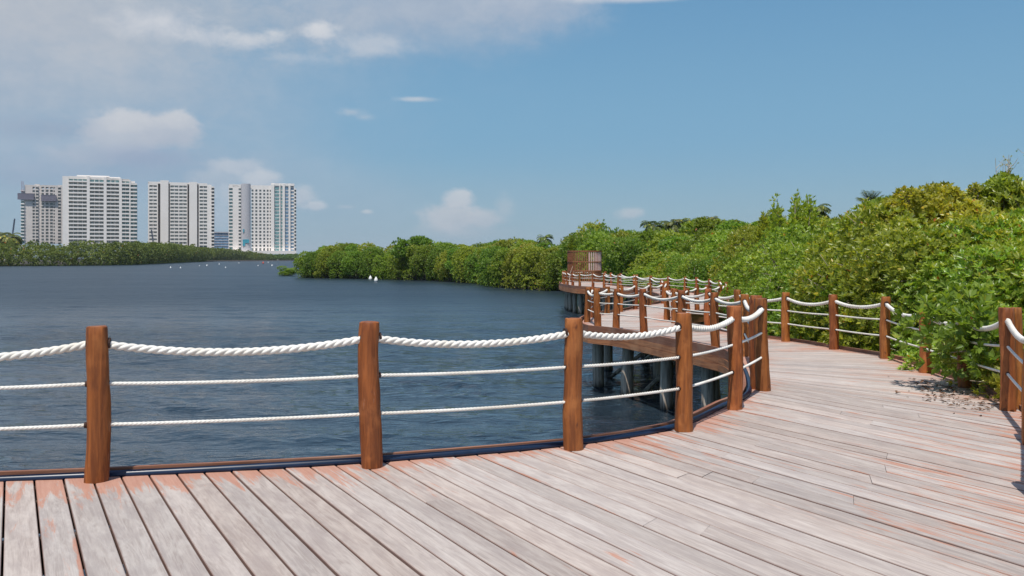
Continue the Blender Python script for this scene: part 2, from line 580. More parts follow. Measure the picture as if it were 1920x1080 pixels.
def catmull(pts, step=.12):
    P = [np.array(p[:2], float) for p in pts]
    P = [2 * P[0] - P[1]] + P + [2 * P[-1] - P[-2]]
    out = []
    for i in range(1, len(P) - 2):
        L = np.linalg.norm(P[i + 1] - P[i])
        n = max(2, int(L / step))
        for k in range(n):
            s = k / n
            out.append(.5 * ((2 * P[i]) + (-P[i - 1] + P[i + 1]) * s + (2 * P[i - 1] - 5 * P[i] + 4 * P[i + 1] - P[i + 2]) * s * s +
                             (-P[i - 1] + 3 * P[i] - 3 * P[i + 1] + P[i + 2]) * s ** 3))
    out.append(P[-2])
    return np.array(out)


def offset(C, o):
    T = np.gradient(C, axis=0)
    T /= np.linalg.norm(T, axis=1)[:, None]
    N = np.stack([-T[:, 1], T[:, 0]], 1)          # left of travel
    return C + N * o


LC = catmull([(-9.6, 5.3), (-8.6, 5.6)] + RAIL_A + RAIL_B[1:])
RC = catmull([(3.35, -4.2), (3.35, -2.0)] + RAIL_C)
EDGE = .125
LE = offset(LC, EDGE)
RE = offset(RC, -EDGE)


def arclen(C):
    return np.concatenate([[0], np.cumsum(np.linalg.norm(np.diff(C, axis=0), axis=1))])


LA, RA = arclen(LE), arclen(RE)


def near_idx(C, p):
    return int(np.argmin(((C - np.array(p)) ** 2).sum(1)))


def at_len(C, A, s):
    return np.array([np.interp(s, A, C[:, 0]), np.interp(s, A, C[:, 1])])


# ------------------------------------------------------------------ boardwalk
boardwalk = empty('boardwalk')
tag(boardwalk, 'weathered timber boardwalk on piles winding from the foreground to the far platform', 'boardwalk')

PV, PF, PUV, PCOL, PG = [], [], [], [], []


def add_plank(a0, a1, b0, b1, th=.032, ends=(True, True), sub=.3, v0=0.0):
    """plank between end edge a0-a1 and end edge b0-b1 (2d points); long sides a0-b0 and a1-b1"""
    a0, a1, b0, b1 = [np.array(q, float) for q in (a0, a1, b0, b1)]
    L = (np.linalg.norm(b0 - a0) + np.linalg.norm(b1 - a1)) / 2
    if L < .05:
        return
    W = np.linalg.norm(a1 - a0)
    n = max(1, int(L / sub))
    base = len(PV)
    r1, r2 = random.random(), random.random()
    dz = random.uniform(-.0025, .0025)
    tl = random.uniform(-.0018, .0018)
    bend = random.uniform(-.002, .002)
    ch = .005
    for i in range(n + 1):
        s = i / n
        p0 = a0 + (b0 - a0) * s
        p1 = a1 + (b1 - a1) * s
        w = (p1 - p0)
        wl = np.linalg.norm(w)
        w = w / max(wl, 1e-6)
        z = dz + bend * math.sin(s * 5 + r1 * 6)
        q = [(p0, z - th), (p0, z - ch + tl), (p0 + w * ch, z + tl), (p1 - w * ch, z - tl), (p1, z - ch - tl), (p1, z - th)]
        e = 0.0
        if ends[0]:
            e = max(e, math.exp(-(s * L) / .5), .62 * math.exp(-(s * L) / 1.5))
        if ends[1]:
            e = max(e, math.exp(-((1 - s) * L) / .5))
        for k, (pp, zz) in enumerate(q):
            PV.append((pp[0], pp[1], zz))
            PCOL.append((r1, e, r2, 1))
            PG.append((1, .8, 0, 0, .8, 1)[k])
            PUV.append((s * L, v0 + W * (0, .02, .04, .96, .98, 1)[k]))
    for i in range(n):
        for k in range(5):
            PF.append((base + i * 6 + k, base + (i + 1) * 6 + k, base + (i + 1) * 6 + k + 1, base + i * 6 + k + 1))
    PF.append(tuple(base + k for k in range(6)))
    PF.append(tuple(base + n * 6 + k for k in range(6))[::-1])


DX = np.array([-938.0, F])
DX /= np.linalg.norm(DX)
NX = np.array([DX[1], -DX[0]])
iL = near_idx(LE, (3.15, 12.4))
nL, sL = LE[:iL + 1] @ NX, LE[:iL + 1] @ DX
cEnd = float(nL[-1])
nR, sR = RE @ NX, RE @ DX
iR = int(np.argmax(nR > cEnd))
nR, sR = nR[:iR + 1], sR[:iR + 1]
PW = .1895
GAP = .0062
k = -24
while True:
    c0 = .145 + PW * k
    c1 = c0 + PW
    k += 1
    if c0 > cEnd - .03:
        break
    c1 = min(c1, cEnd)
    if cEnd - c1 < .05:
        c1 = cEnd
    ca, cb = c0 + GAP, c1 - GAP
    if ca < nL[0]:
        continue

    def top(c):
        return float(np.interp(c, nL, sL))

    def bot(c):
        sb = (-4.0 - c * NX[1]) / DX[1]
        return max(sb, float(np.interp(c, nR, sR))) if c > nR[0] else sb

    ta, tb, ba, bb = top(ca), top(cb), bot(ca), bot(cb)
    P = lambda c, s: NX * c + DX * s
    L = ta - ba
    cuts = [0.0]
    if L > 2.5 and random.random() < .5:
        cuts.append(random.uniform(.25, .8))
        if L > 7 and random.random() < .3:
            cuts.append(random.uniform(.1, .9))
    cuts = sorted(cuts) + [1.0]
    for q in range(len(cuts) - 1):
        f0, f1 = cuts[q], cuts[q + 1]
        e0 = .002 / L if q > 0 else 0
        e1 = .002 / L if q < len(cuts) - 2 else 0
        sa0, sa1 = ba + (ta - ba) * (f0 + e0), ba + (ta - ba) * (f1 - e1)
        sb0, sb1 = bb + (tb - bb) * (f0 + e0), bb + (tb - bb) * (f1 - e1)
        add_plank(P(ca, sa0), P(cb, sb0), P(ca, sa1), P(cb, sb1), ends=(q == 0 and c0 > nR[0], q == len(cuts) - 2), sub=.2, v0=PW * k)

# fan-laid boards beyond the near platform
pairs = [(LE[iL], RE[iR]), ((3.42, 13.9), (5.9, 12.4)), ((3.65, 15.6), (6.1, 15.2)), ((3.5, 17.2), (5.3, 18.4)), ((3.1, 18.5), (4.8, 19.8)),
         ((2.2, 21.4), (4.25, 22.4)), ((1.75, 23.7), (4.05, 24.0)), ((2.03, 25.7), (4.07, 24.8)), ((2.6, 27.6), (4.5, 26.4)), ((3.7, 29.7), (5.2, 27.9)),
         ((5.05, 33.2), (6.7, 31)), ((5.55, 35.4), (7.9, 35)), ((6.3, 41), (8.2, 41)), ((5.8, 45.5), (7.7, 46.3)), ((5.1, 47), (6.6, 50.0)),
         ((4.15, 50.3), (5.9, 52.2)), ((3.05, 54.8), (5.5, 55.8)), ((2.98, 58.4), (5.7, 58.2)), ((3.15, 60.4), (5.95, 60.3)), ((3.25, 60.5), (5.6, 62.2))]
pl = [(LA[near_idx(LE, a)], RA[near_idx(RE, b)]) for a, b in pairs]
vcount = 0
for (l0, r0), (l1, r1) in zip(pl[:-1], pl[1:]):
    n = max(1, int(round(((l1 - l0) + (r1 - r0)) / 2 / .155)))
    for i in range(n):
        s0, s1 = i / n, (i + 1) / n
        A0, A1 = at_len(LE, LA, l0 + (l1 - l0) * s0), at_len(LE, LA, l0 + (l1 - l0) * s1)
        B0, B1 = at_len(RE, RA, r0 + (r1 - r0) * s0), at_len(RE, RA, r0 + (r1 - r0) * s1)
        gl = .004 / max(np.linalg.norm(A1 - A0), .03)
        gr = .004 / max(np.linalg.norm(B1 - B0), .03)
        add_plank(B0 + (B1 - B0) * gr, B1 - (B1 - B0) * gr, A0 + (A1 - A0) * gl, A1 - (A1 - A0) * gl, sub=.35, v0=PW * vcount)
        vcount += 1
# closing boards of the end platform, up to the back railing
pb = at_len(RE, RA, pl[-1][1])
for i in range(6):
    t0, t1 = i / 6, (i + 1) / 6
    a = np.array([3.25, 60.5]); b = np.array([5.6, 62.2]); c = np.array([3.5, 62.0]); d = np.array([5.2, 62.9])
    add_plank(a + (c - a) * t0, a + (c - a) * t1 * .99, b + (d - b) * t0, b + (d - b) * t1 * .99)

me = bpy.data.meshes.new('plank_deck')
me.from_pydata(PV, [], PF)
me.materials.append(M_PLANK)
ul = me.uv_layers.new(name='UVMap')
li = np.empty(len(me.loops), dtype=np.int32)
me.loops.foreach_get('vertex_index', li)
ul.data.foreach_set('uv', np.array(PUV, dtype=np.float32)[li].ravel())
ca_ = me.color_attributes.new('pv', 'FLOAT_COLOR', 'POINT')
ca_.data.foreach_set('color', np.array(PCOL, dtype=np.float32).ravel())
gat = me.attributes.new('gap_shade', 'FLOAT', 'POINT')
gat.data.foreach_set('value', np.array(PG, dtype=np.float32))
me.update()
link('plank_deck', me, boardwalk)


def sweep(C, o0, o1, z0, z1, mb, jitter=0.0):
    """rectangular board following curve C between side offsets o0,o1 and heights z0,z1"""
    A, B = offset(C, o0), offset(C, o1)
    rings = []
    for i in range(len(C)):
        j = noise.noise(Vector((i * .05, z0 * 9, 3))) * jitter
        rings.append([(A[i][0], A[i][1], z0 + j), (B[i][0], B[i][1], z0 + j), (B[i][0], B[i][1], z1 + j), (A[i][0], A[i][1], z1 + j)])
    mb.quad_strip(rings, True, True)


sub = LC[::3]
subR = RC[::3]
mb = MB(); sweep(sub, .195, .235, -.10, .055, mb, .012); mb.build('kerb', M_KERB, boardwalk)
mb = MB(); sweep(sub, .185, .243, -.215, -.104, mb, .004); mb.build('fascia_board', M_FASC, boardwalk)
mb = MB(); sweep(sub, .185, .252, -.345, -.222, mb, .004); mb.build('fascia_board', M_FASC, boardwalk)
mb = MB(); sweep(sub, .02, .11, -.20, -.036, mb); mb.build('edge_beam', M_JOIST, boardwalk)
mb = MB(); sweep(subR, -.20, -.135, -.06, .05, mb, .01); mb.build('kerb', M_KERB, boardwalk)
mb = MB(); sweep(subR, -.185, -.14, -.32, -.065, mb, .004); mb.build('fascia_board', M_FASC, boardwalk)
mb = MB(); sweep(subR, -.11, -.02, -.20, -.036, mb); mb.build('edge_beam', M_JOIST, boardwalk)
# joists under the near deck, across the boards
for j, s in enumerate(np.arange(-3.2, 11.5, .95)):
    mb = MB()
    a = NX * (-3.2 if s > 4.5 else -2.2) + DX * s
    cmax = 0
    runs = []
    for c in np.arange(-3.0, cEnd, .1):
        q = NX * c + DX * s
        if s < np.interp(c, nL, sL) - .3 and (c < nR[0] or s > np.interp(c, nR, sR) + .3) and q[1] > -3.8:
            if runs and c - runs[-1][1] < .15:
                runs[-1][1] = c
            else:
                runs.append([c, c])
    if not runs:
        continue
    cmax, cl = max(runs, key=lambda q: q[1] - q[0])
    if cl - cmax < .4:
        continue
    a, b = NX * cmax + DX * s, NX * cl + DX * s
    h = DX * .03
    mb.quad_strip([[(q[0] - h[0], q[1] - h[1], -.25), (q[0] + h[0], q[1] + h[1], -.25), (q[0] + h[0], q[1] + h[1], -.036), (q[0] - h[0], q[1] - h[1], -.036)] for q in (a, b)], True, True)
    mb.build('joist', M_JOIST, boardwalk)

# piles in two rows with braces
WZ = -1.5
pile_meshes = []
for i in range(4):
    mb = MB()
    rings = []
    for k in range(11):
        z = -.30 - 2.1 * k / 10
        r = .125 + .012 * k / 10
        rings.append([((r + .022 * noise.noise(Vector((math.cos(a) * 1.2, math.sin(a) * 1.2, z * 1.5 + i * 9)))) * math.cos(a) + .02 * math.sin(z * 2 + i),
                       (r + .022 * noise.noise(Vector((math.cos(a) * 1.2, math.sin(a) * 1.2, z * 1.5 + i * 9)))) * math.sin(a), z) for a in np.linspace(0, 2 * math.pi, 15)[:-1]])
    mb.quad_strip(rings, True, True)
    pile_meshes.append(mb.mesh('pile', M_PILE, True))
braces = 0
for C, A, sgn in ((LC, arclen(LC), -1), (RC, arclen(RC), 1)):
    O = offset(C, sgn * .22)
    s = A[near_idx(C, (3.1, 12.4) if sgn < 0 else (6, 17))]
    i = 0
    while s < A[-1]:
        q = at_len(O, A, s)
        o = link('pile', pile_meshes[i % 4], boardwalk, (q[0], q[1], 0))
        o.rotation_euler = (0, 0, i * 1.3)
        if sgn < 0 and braces < 9 and i % 2 == 1:
            q2 = at_len(O, A, min(s + 1.5, A[-1]))
            T = (q2 - q) / np.linalg.norm(q2 - q)
            Nn = np.array([T[1], -T[0]]) * 1.7
            mb = MB()
            e0 = (q[0], q[1], -1.75); e1 = (q[0] + Nn[0], q[1] + Nn[1], -.45)
            mb.tube([e0, ((e0[0] + e1[0]) / 2, (e0[1] + e1[1]) / 2, -1.08), e1], [.05, .055, .05], 6)
            mb.build('brace', M_PILE, boardwalk)
            braces += 1
        i += 1
        s += 1.85 if s < 35 else 1.5
# cross bearers on the pile heads
for s in np.arange(LA[iL], LA[-1], 1.45):
    q = at_len(LC, arclen(LC), s)
    j = near_idx(RC, q)
    b = RC[j]
    if np.linalg.norm(b - q) > 4 or q[1] < 14:
        continue
    d_ = (b - q) / np.linalg.norm(b - q)
    n_ = np.array([-d_[1], d_[0]]) * .05
    a_ = q + d_ * .1
    b_ = b - d_ * .1
    mb = MB()
    mb.quad_strip([[(w[0] - n_[0], w[1] - n_[1], -.36), (w[0] + n_[0], w[1] + n_[1], -.36), (w[0] + n_[0], w[1] + n_[1], -.21), (w[0] - n_[0], w[1] - n_[1], -.21)] for w in (a_, b_)], True, True)
    mb.build('cross_bearer', M_JOIST, boardwalk)

# navy hose lying in the slot between the boards and the kerb
i0, i1 = 0, near_idx(LC, (3.7, 16.2))
HP = offset(LC, .158)[i0:i1:2]
mb = MB()
mb.tube([(q[0], q[1], .012 + .004 * math.sin(i * .21)) for i, q in enumerate(HP)], .031, 10)
tag(mb.build('hose', M_PIPE, smooth=True), 'navy blue hose lying along the water-side edge of the near deck', 'hose')


# ------------------------------------------------------------------ posts
def post_mesh(h, rb, rt, lean, seed, n=16, rings=18, below=.0):
    mb = MB()
    rr = []
    for k in range(rings + 1):
        s = k / rings
        z = -below + (h + below) * s
        r = rb + (rt - rb) * s
        if k == rings:
            r *= .965
        ring = []
        cx = lean[0] * s + .012 * math.sin(s * 4 + seed)
        cy = lean[1] * s + .010 * math.cos(s * 3 + seed)
        for j in range(n):
            a = 2 * math.pi * j / n
            nz = noise.noise(Vector((math.cos(a) * .9 + seed * 3, math.sin(a) * .9, z * 1.8)))
            nz2 = noise.noise(Vector((math.cos(a) * 2.2, math.sin(a) * 2.2 + seed, z * 6)))
            q = r * (1 + .15 * nz + .08 * nz2)
            ring.append((cx + q * math.cos(a), cy + q * math.sin(a), z + (.006 * nz2 if k == rings else 0)))
        rr.append(ring)
    top_ = [((p[0] - lean[0]) * .86 + lean[0], (p[1] - lean[1]) * .96 + lean[1], p[2] + .006) for p in rr[-1]]
    rr.append(top_)
    mb.quad_strip(rr, True, True)
    return mb


ROPE_F = (.895, .633, .367)
shared_posts = {}


def make_post(nd, i, rail, seed, rad=.078, lean=(0, 0), label='', group='', prev=None, nxt=None, detail=True):
    X, Y, h = nd
    if detail:
        root = empty('rail_post', (X, Y, 0))
        me_ = post_mesh(h, rad * 1.04, rad * .93, lean, seed)
        me_ = me_.mesh('log', M_LOG, True)
        nt_ = len(me_.polygons)
        for pi in list(range(nt_ - 2 - 16, nt_)):
            me_.polygons[pi].use_smooth = False
        me_.set_sharp_from_angle(angle=R(38))
        bod = link('log', me_, root)
        # reddish-black rims of the rope holes
        for q in (prev, nxt):
            if q is None:
                continue
            dv = Vector((q[0] - X, q[1] - Y, 0)).normalized()
            for lv, fr in enumerate(ROPE_F):
                z = fr * h
                rr_ = .040 if lv == 0 else .022
                c = Vector((lean[0] * fr, lean[1] * fr, z)) + dv * (rad * .80)
                e = Vector((lean[0] * fr, lean[1] * fr, z)) + dv * (rad * .99)
                mb = MB()
                mb.tube([c, e], [rr_, rr_ * .97], 12)
                mb.build('rope_hole', M_HOLE, root)
    else:
        key = seed % 5
        if key not in shared_posts:
            shared_posts[key] = post_mesh(1.0, .078, .071, (.02 * math.sin(key), 0), key * 1.7, 10, 8).mesh('log', M_LOG, False)
        root = link('rail_post', shared_posts[key], None, (X, Y, 0))
        root.scale = (1, 1, h)
        root.rotation_euler = (0, 0, seed * 1.1)
    tag(root, label, 'post', group)
    return root


A_LBL = [None, 'knobbly brown log post of the near railing just outside the left edge',
         'hewn brown log post with knife marks, leftmost of the near waterside railing',
         'straight brown log post in the middle of the near waterside railing, before open water',
         'pale-streaked log post beside the right end of the open water, third of the near railing',
         'tapering log post before the deck fascia and piles, fourth of the near railing',
         'thin orange-brown log post where the near railing bends, fifth along it',
         'tall red-brown log post, front one of the close pair ending the near railing']
for i, nd in enumerate(RAIL_A):
    if i == 0:
        lab = 'brown log post of the near rope railing far outside the left edge of view'
    else:
        lab = A_LBL[i]
    lean = [(0, 0), (0, 0), (.030, 0), (.0, .01), (-.012, 0), (-.015, 0), (.008, 0), (-.02, 0)][i]
    make_post(nd, i, 'A', 3 + i * 1.7, .082, lean, lab, 'log posts of the near waterside railing', RAIL_A[i - 1] if i else None, RAIL_A[i + 1] if i < len(RAIL_A) - 1 else None)
nB = len(RAIL_B)
for i, nd in enumerate(RAIL_B):
    if i == 0:
        lab = 'dark brown log post, rear one of the close pair at the deck bend'
    elif i <= 6:
        lab = f'brown log post on the middle deck water side, {ordinal(i)} behind the close pair'
    elif i == 7:
        lab = 'brown log post at the leftmost point of the middle deck rail'
    elif i <= 13:
        lab = f'log post beyond the middle deck bend, {ordinal(i - 7)} right of its leftmost post'
    elif i <= 17:
        lab = f'small log post in the hollow before the far deck, {ordinal(i - 13)} of that stretch'
    else:
        lab = f'tiny log post on the far platform near side, {ordinal(nB - i)} from its left end'
    make_post(nd, i, 'B', 40 + i * 3, .080, (.0, 0), lab, 'log posts of the middle and far waterside railing', RAIL_B[i - 1] if i else None,
              RAIL_B[i + 1] if i < nB - 1 else None, detail=i < 8)
nC = len(RAIL_C)
for i, nd in enumerate(RAIL_C):
    if i < 3:
        lab = f'red-brown log post outside the right edge of view, {ordinal(i + 1)} in the row beside the camera'
    elif i == 3:
        lab = 'nearest log post of the shore-side railing, cut off by the right edge'
    elif i == 4:
        lab = 'log post cut off by the right edge, just below the double post'
    elif i == 5:
        lab = 'thick red-brown log post standing tall at the right edge beside the mangrove leaves'
    elif i == 6:
        lab = 'log post almost buried in mangrove leaves left of the thick right-hand post'
    elif i == 7:
        lab = 'log post of which only the foot shows under the overhanging mangrove'
    elif i <= 10:
        lab = f'slim red log post on the shore side, {ordinal(i - 7)} left of the overhanging mangrove'
    elif i <= 20:
        lab = f'log post on the middle deck shore side, {ordinal(i - 10)} beyond the slim red posts'
    elif i <= 28:
        lab = f'small log post round the outer bend of the far deck, {ordinal(i - 20)} along it'
    else:
        lab = f'tiny log post on the far platform landward side, {ordinal(i - 28)} towards its back'
    make_post(nd, i, 'C', 80 + i * 3, .080, (0, 0), lab, 'log posts of the shore-side railing', RAIL_C[i - 1] if i else None,
              RAIL_C[i + 1] if i < nC - 1 else None, detail=i < 14)
# the second log of the double post on the right
make_post((5.36, 10.22, 1.07), 0, 'C', 201, .062, (.01, 0), 'darker log standing against the back of the thick right-hand post', 'log posts of the shore-side railing', None, None)


# ------------------------------------------------------------------ ropes
def rope_path(nodes, fr, sag, step, z_top_extra=0):
    pts = []
    for a, b in zip(nodes[:-1], nodes[1:]):
        L = math.hypot(b[0] - a[0], b[1] - a[1])
        n = max(3, int(L / step))
        sg = sag * min(1.0, (L / 1.8)) * random.uniform(.85, 1.15)
        for i in range(n):
            s = i / n
            z = fr * (a[2] + (b[2] - a[2]) * s) - sg * 4 * s * (1 - s)
            pts.append((a[0] + (b[0] - a[0]) * s, a[1] + (b[1] - a[1]) * s, z))
    e = nodes[-1]
    pts.append((e[0], e[1], fr * e[2]))
    return pts


def twisted(pts, Rr, pitch, mb, n=7):
    P = [Vector(p) for p in pts]
    s = 0
    rings = [[], [], []]
    for i, p in enumerate(P):
        if i:
            s += (P[i] - P[i - 1]).length
        tt = (P[min(i + 1, len(P) - 1)] - P[max(i - 1, 0)]).normalized()
        a = tt.cross(Vector((0, 0, 1))).normalized()
        b = a.cross(tt)
        for k in range(3):
            ph = 2 * math.pi * (k / 3 + s / pitch)
            c = p + (a * math.cos(ph) + b * math.sin(ph)) * Rr * .44
            # strand runs obliquely: widen it along the rope
            rings[k].append([tuple(c + (a * math.cos(2 * math.pi * j / n) + b * math.sin(2 * math.pi * j / n)) * Rr * .60) for j in range(n)])
    for k in range(3):
        mb.quad_strip(rings[k], True, True)


LV = [('thick sagging white top rope', .0305, .20, .085), ('thin white middle rope', .0138, .095, .014), ('thin white lower rope', .0134, .095, .010)]
for (desc, rr_, pitch, sag), fr in zip(LV, ROPE_F):
    for nodes, where, nearcut in ((RAIL_A, 'along the near waterside railing', 99), (RAIL_B, 'along the waterside railing of the middle and far decks', 7),
                                  (RAIL_C, 'along the shore-side railing from the right edge backwards', 14)):
        sg = sag * (1.0 if nodes is RAIL_A else 1.12)
        mb = MB()
        nr = nodes[:nearcut]
        twisted(rope_path(nr, fr, sg, pitch / 13), rr_, pitch, mb)
        if nearcut < len(nodes):
            far = nodes[nearcut - 1:]
            mb.tube(rope_path(far, fr, sg, .16), rr_ * 1.0, 6)
        o = mb.build('rope', M_ROPE, smooth=True)
        tag(o, f'{desc} {where}', 'rope', 'white ropes of the railings')


# ------------------------------------------------------------------ round slatted screen on the far platform
scr = empty('slatted_screen', (4.62, 61.2, 0))
tag(scr, 'round brown slatted timber screen with one panel toned as sunlit on the far platform', 'screen')
M_SLAT = timber('screen_slats', (.15, .05, .022), (.34, .13, .055), (.30, .15, .08))
M_SUNLIT_SLAT = plain('sunlit_slats', (.62, .46, .43), .7, .15, 9)  # lighter colour stands in for sun on these slats
SR, SH = 1.07, 2.02


def arc_slats(a0, a1, n, w, z0, z1, m, nm):
    mb = MB()
    for i in range(n):
        a = a0 + (a1 - a0) * (i + .5) / n
        c, s_ = math.cos(a), math.sin(a)
        tx, ty = -s_ * w / 2, c * w / 2
        r0, r1 = SR - .015, SR + .015
        mb.quad_strip([[(r0 * c - tx, r0 * s_ - ty, z), (r1 * c - tx, r1 * s_ - ty, z), (r1 * c + tx, r1 * s_ + ty, z), (r0 * c + tx, r0 * s_ + ty, z)] for z in (z0, z1)], True, True)
    mb.build(nm, m, scr)


arc_slats(R(-12), R(-12 + 288), 46, .05, 0.02, SH - .1, M_SLAT, 'slat_wall')
arc_slats(R(-82), R(-14), 9, .06, .75, SH - .12, M_SUNLIT_SLAT, 'sunlit_slat_panel')
arc_slats(R(-82), R(-14), 16, .045, .02, .68, M_SLAT, 'lower_slat_panel')
for z, hgt in ((SH - .06, .07), (1.28, .05), (.70, .05)):
    mb = MB()
    rings = []
    for i in range(49):
        a = 2 * math.pi * i / 48
        rings.append([((SR - .035) * math.cos(a), (SR - .035) * math.sin(a), z - hgt / 2), ((SR + .035) * math.cos(a), (SR + .035) * math.sin(a), z - hgt / 2),
                      ((SR + .035) * math.cos(a), (SR + .035) * math.sin(a), z + hgt / 2), ((SR - .035) * math.cos(a), (SR - .035) * math.sin(a), z + hgt / 2)])
    mb.quad_strip(rings, True)
    mb.build('band', M_SLAT, scr)
mb = MB()
mb.tube([(0, 0, 0), (.05, .1, .6), (.22, .05, 1.05)], [.02, .018, .012], 6)
tag(mb.build('bamboo_pole', plain('bamboo', (.62, .50, .38), .6), None, (3.42, 57.4, 0)), 'thin pale bamboo pole leaning at the left end of the far platform rail', 'pole')

# ------------------------------------------------------------------ water and land
# one sheet to the horizon, finely meshed near the deck so that the ripples are real
wy = [-300.0, -20.0, 0.0, 3.0]
while wy[-1] < 260:
    wy.append(wy[-1] + max(.035, wy[-1] * .0065))
while wy[-1] < 14000:
    wy.append(wy[-1] * 1.08)
wy = np.array(wy)
kx = np.concatenate([[-90, -12, -3, -1.2], np.linspace(-.62, .40, 430), [.8, 3, 12, 90]])
YY, KK = np.meshgrid(wy, kx, indexing='ij')
XX = KK * np.clip(np.abs(YY), 8, 14000)
sp = np.maximum(.035, np.clip(YY, 0, None) * .0065)
ZZ = np.zeros_like(XX)
gw = np.random.default_rng(21)
pn = np.sin(XX * .9 + YY * .35 + 1.0) * np.sin(YY * .62 - XX * .23) + .7 * np.sin(XX * .41 - YY * .37 + 2) * np.sin(YY * .21 + XX * .13)
patch = .62 + 1.15 * np.clip(pn - .25, 0, 1) ** 1.5
inside = (np.abs(KK + .11) < .52) & (YY > 2) & (YY < 255)
for i in range(46):
    lam = .26 * (14.0 ** (i / 45.0))
    th = R(248) + gw.normal() * .55
    k = 2 * math.pi / lam
    ph = gw.uniform(0, 6.28)
    arg = k * (XX * math.cos(th) + YY * math.sin(th)) + ph + .7 * np.sin(XX * .23 + i) + .6 * np.sin(YY * .19 - i)
    w_ = np.clip((lam / sp - 2.2) / 1.6, 0, 1)
    a_ = .022 / k * (1.25 if lam < 1.2 else .6)
    ZZ += a_ * w_ * (np.sin(arg) + .28 * np.sin(2 * arg + 1.2)) * (patch if lam < 1.5 else 1)
ZZ = np.where(inside, ZZ, 0)
nr_, nc_ = XX.shape
wv = np.stack([XX, YY, ZZ + WZ], -1).reshape(-1, 3)
ii = np.arange(nr_ * nc_).reshape(nr_, nc_)
wf = np.stack([ii[:-1, :-1], ii[:-1, 1:], ii[1:, 1:], ii[1:, :-1]], -1).reshape(-1, 4)
me = bpy.data.meshes.new('lagoon_water')
me.vertices.add(len(wv)); me.vertices.foreach_set('co', wv.astype(np.float32).ravel())
me.loops.add(len(wf) * 4); me.loops.foreach_set('vertex_index', wf.astype(np.int32).ravel())
me.polygons.add(len(wf))
me.polygons.foreach_set('loop_start', (np.arange(len(wf)) * 4).astype(np.int32))
me.polygons.foreach_set('loop_total', np.full(len(wf), 4, dtype=np.int32))
me.polygons.foreach_set('use_smooth', np.ones(len(wf), dtype=bool))
me.materials.append(M_WATER)
me.update(calc_edges=True)
tag(link('lagoon_water', me), kind='structure')

SHORE = [(-34, 150), (-31, 141), (-26, 137), (-18, 131), (-10.8, 123), (-6.5, 115), (-3.2, 106), (-1.2, 96), (3.8, 86), (6.6, 76), (7.6, 67), (8.4, 60), (8.0, 54), (9.1, 49),
         (9.9, 44), (9.7, 38), (9.0, 33.5), (7.6, 29.6), (6.6, 27.0), (6.2, 24.6), (6.3, 21.8), (6.7, 19.0), (7.2, 16.0), (6.9, 13.2), (6.6, 11.0), (5.9, 8.6), (5.0, 5.5)]
SH_C = catmull(SHORE, 1.0)
poly = [tuple(q) for q in offset(SH_C, 1.1)] + [(5.0, -20), (900, -20), (900, 1500), (60, 1500), (-6, 500), (-24, 220)]
mb = MB()
top_ = [(x, y, -1.36) for x, y in poly]
bot_ = [(x - .5, y - .5, -1.9) for x, y in poly]
mb.quad_strip([bot_, top_], True, False)
mb.f.append(tuple(range(len(poly), 2 * len(poly)))); mb.mi.append(0)
tag(mb.build('mangrove_mud', M_MUD), kind='structure')


# ------------------------------------------------------------------ foliage
def unit(v):
    return v / np.maximum(np.linalg.norm(v, axis=1), 1e-9)[:, None]


def leaf_mesh(name, P, A, U, L, W, clump, material, fold=.25, droop=.0):
    """P base points, A leaf directions, U leaf normals; five-point folded leaves"""
    n = len(P)
    A = unit(A)
    S = unit(np.cross(A, U))
    U = np.cross(S, A)
    L = L[:, None]; W = W[:, None]
    b = P
    tip = P + A * L - np.array([0, 0, 1.0]) * L * droop
    m = P + A * L * .52
    l = m - S * W * .5 + U * W * fold
    r = m + S * W * .5 + U * W * fold
    V = np.stack([b, r, tip, l, m], 1).reshape(-1, 3)
    i0 = (np.arange(n) * 5)[:, None]
    Fc = np.concatenate([i0 + np.array([[0, 1, 2, 4]]), i0 + np.array([[0, 4, 2, 3]])], 1).reshape(-1, 4)
    me = bpy.data.meshes.new(name)
    me.vertices.add(n * 5)
    me.vertices.foreach_set('co', V.astype(np.float32).ravel())
    me.loops.add(n * 8)
    me.loops.foreach_set('vertex_index', Fc.astype(np.int32).ravel())
    me.polygons.add(n * 2)
    me.polygons.foreach_set('loop_start', (np.arange(n * 2) * 4).astype(np.int32))
    me.polygons.foreach_set('loop_total', np.full(n * 2, 4, dtype=np.int32))
    me.materials.append(material)
    ca = me.color_attributes.new('lv', 'FLOAT_COLOR', 'POINT')
    rv = np.random.default_rng(n).random(n)
    rb = np.random.default_rng(n + 1).random(n)
    colr = np.stack([rv, clump, rb, np.ones(n)], 1)
    ca.data.foreach_set('color', np.repeat(colr, 5, 0).astype(np.float32).ravel())
    me.update(calc_edges=True)
    return me


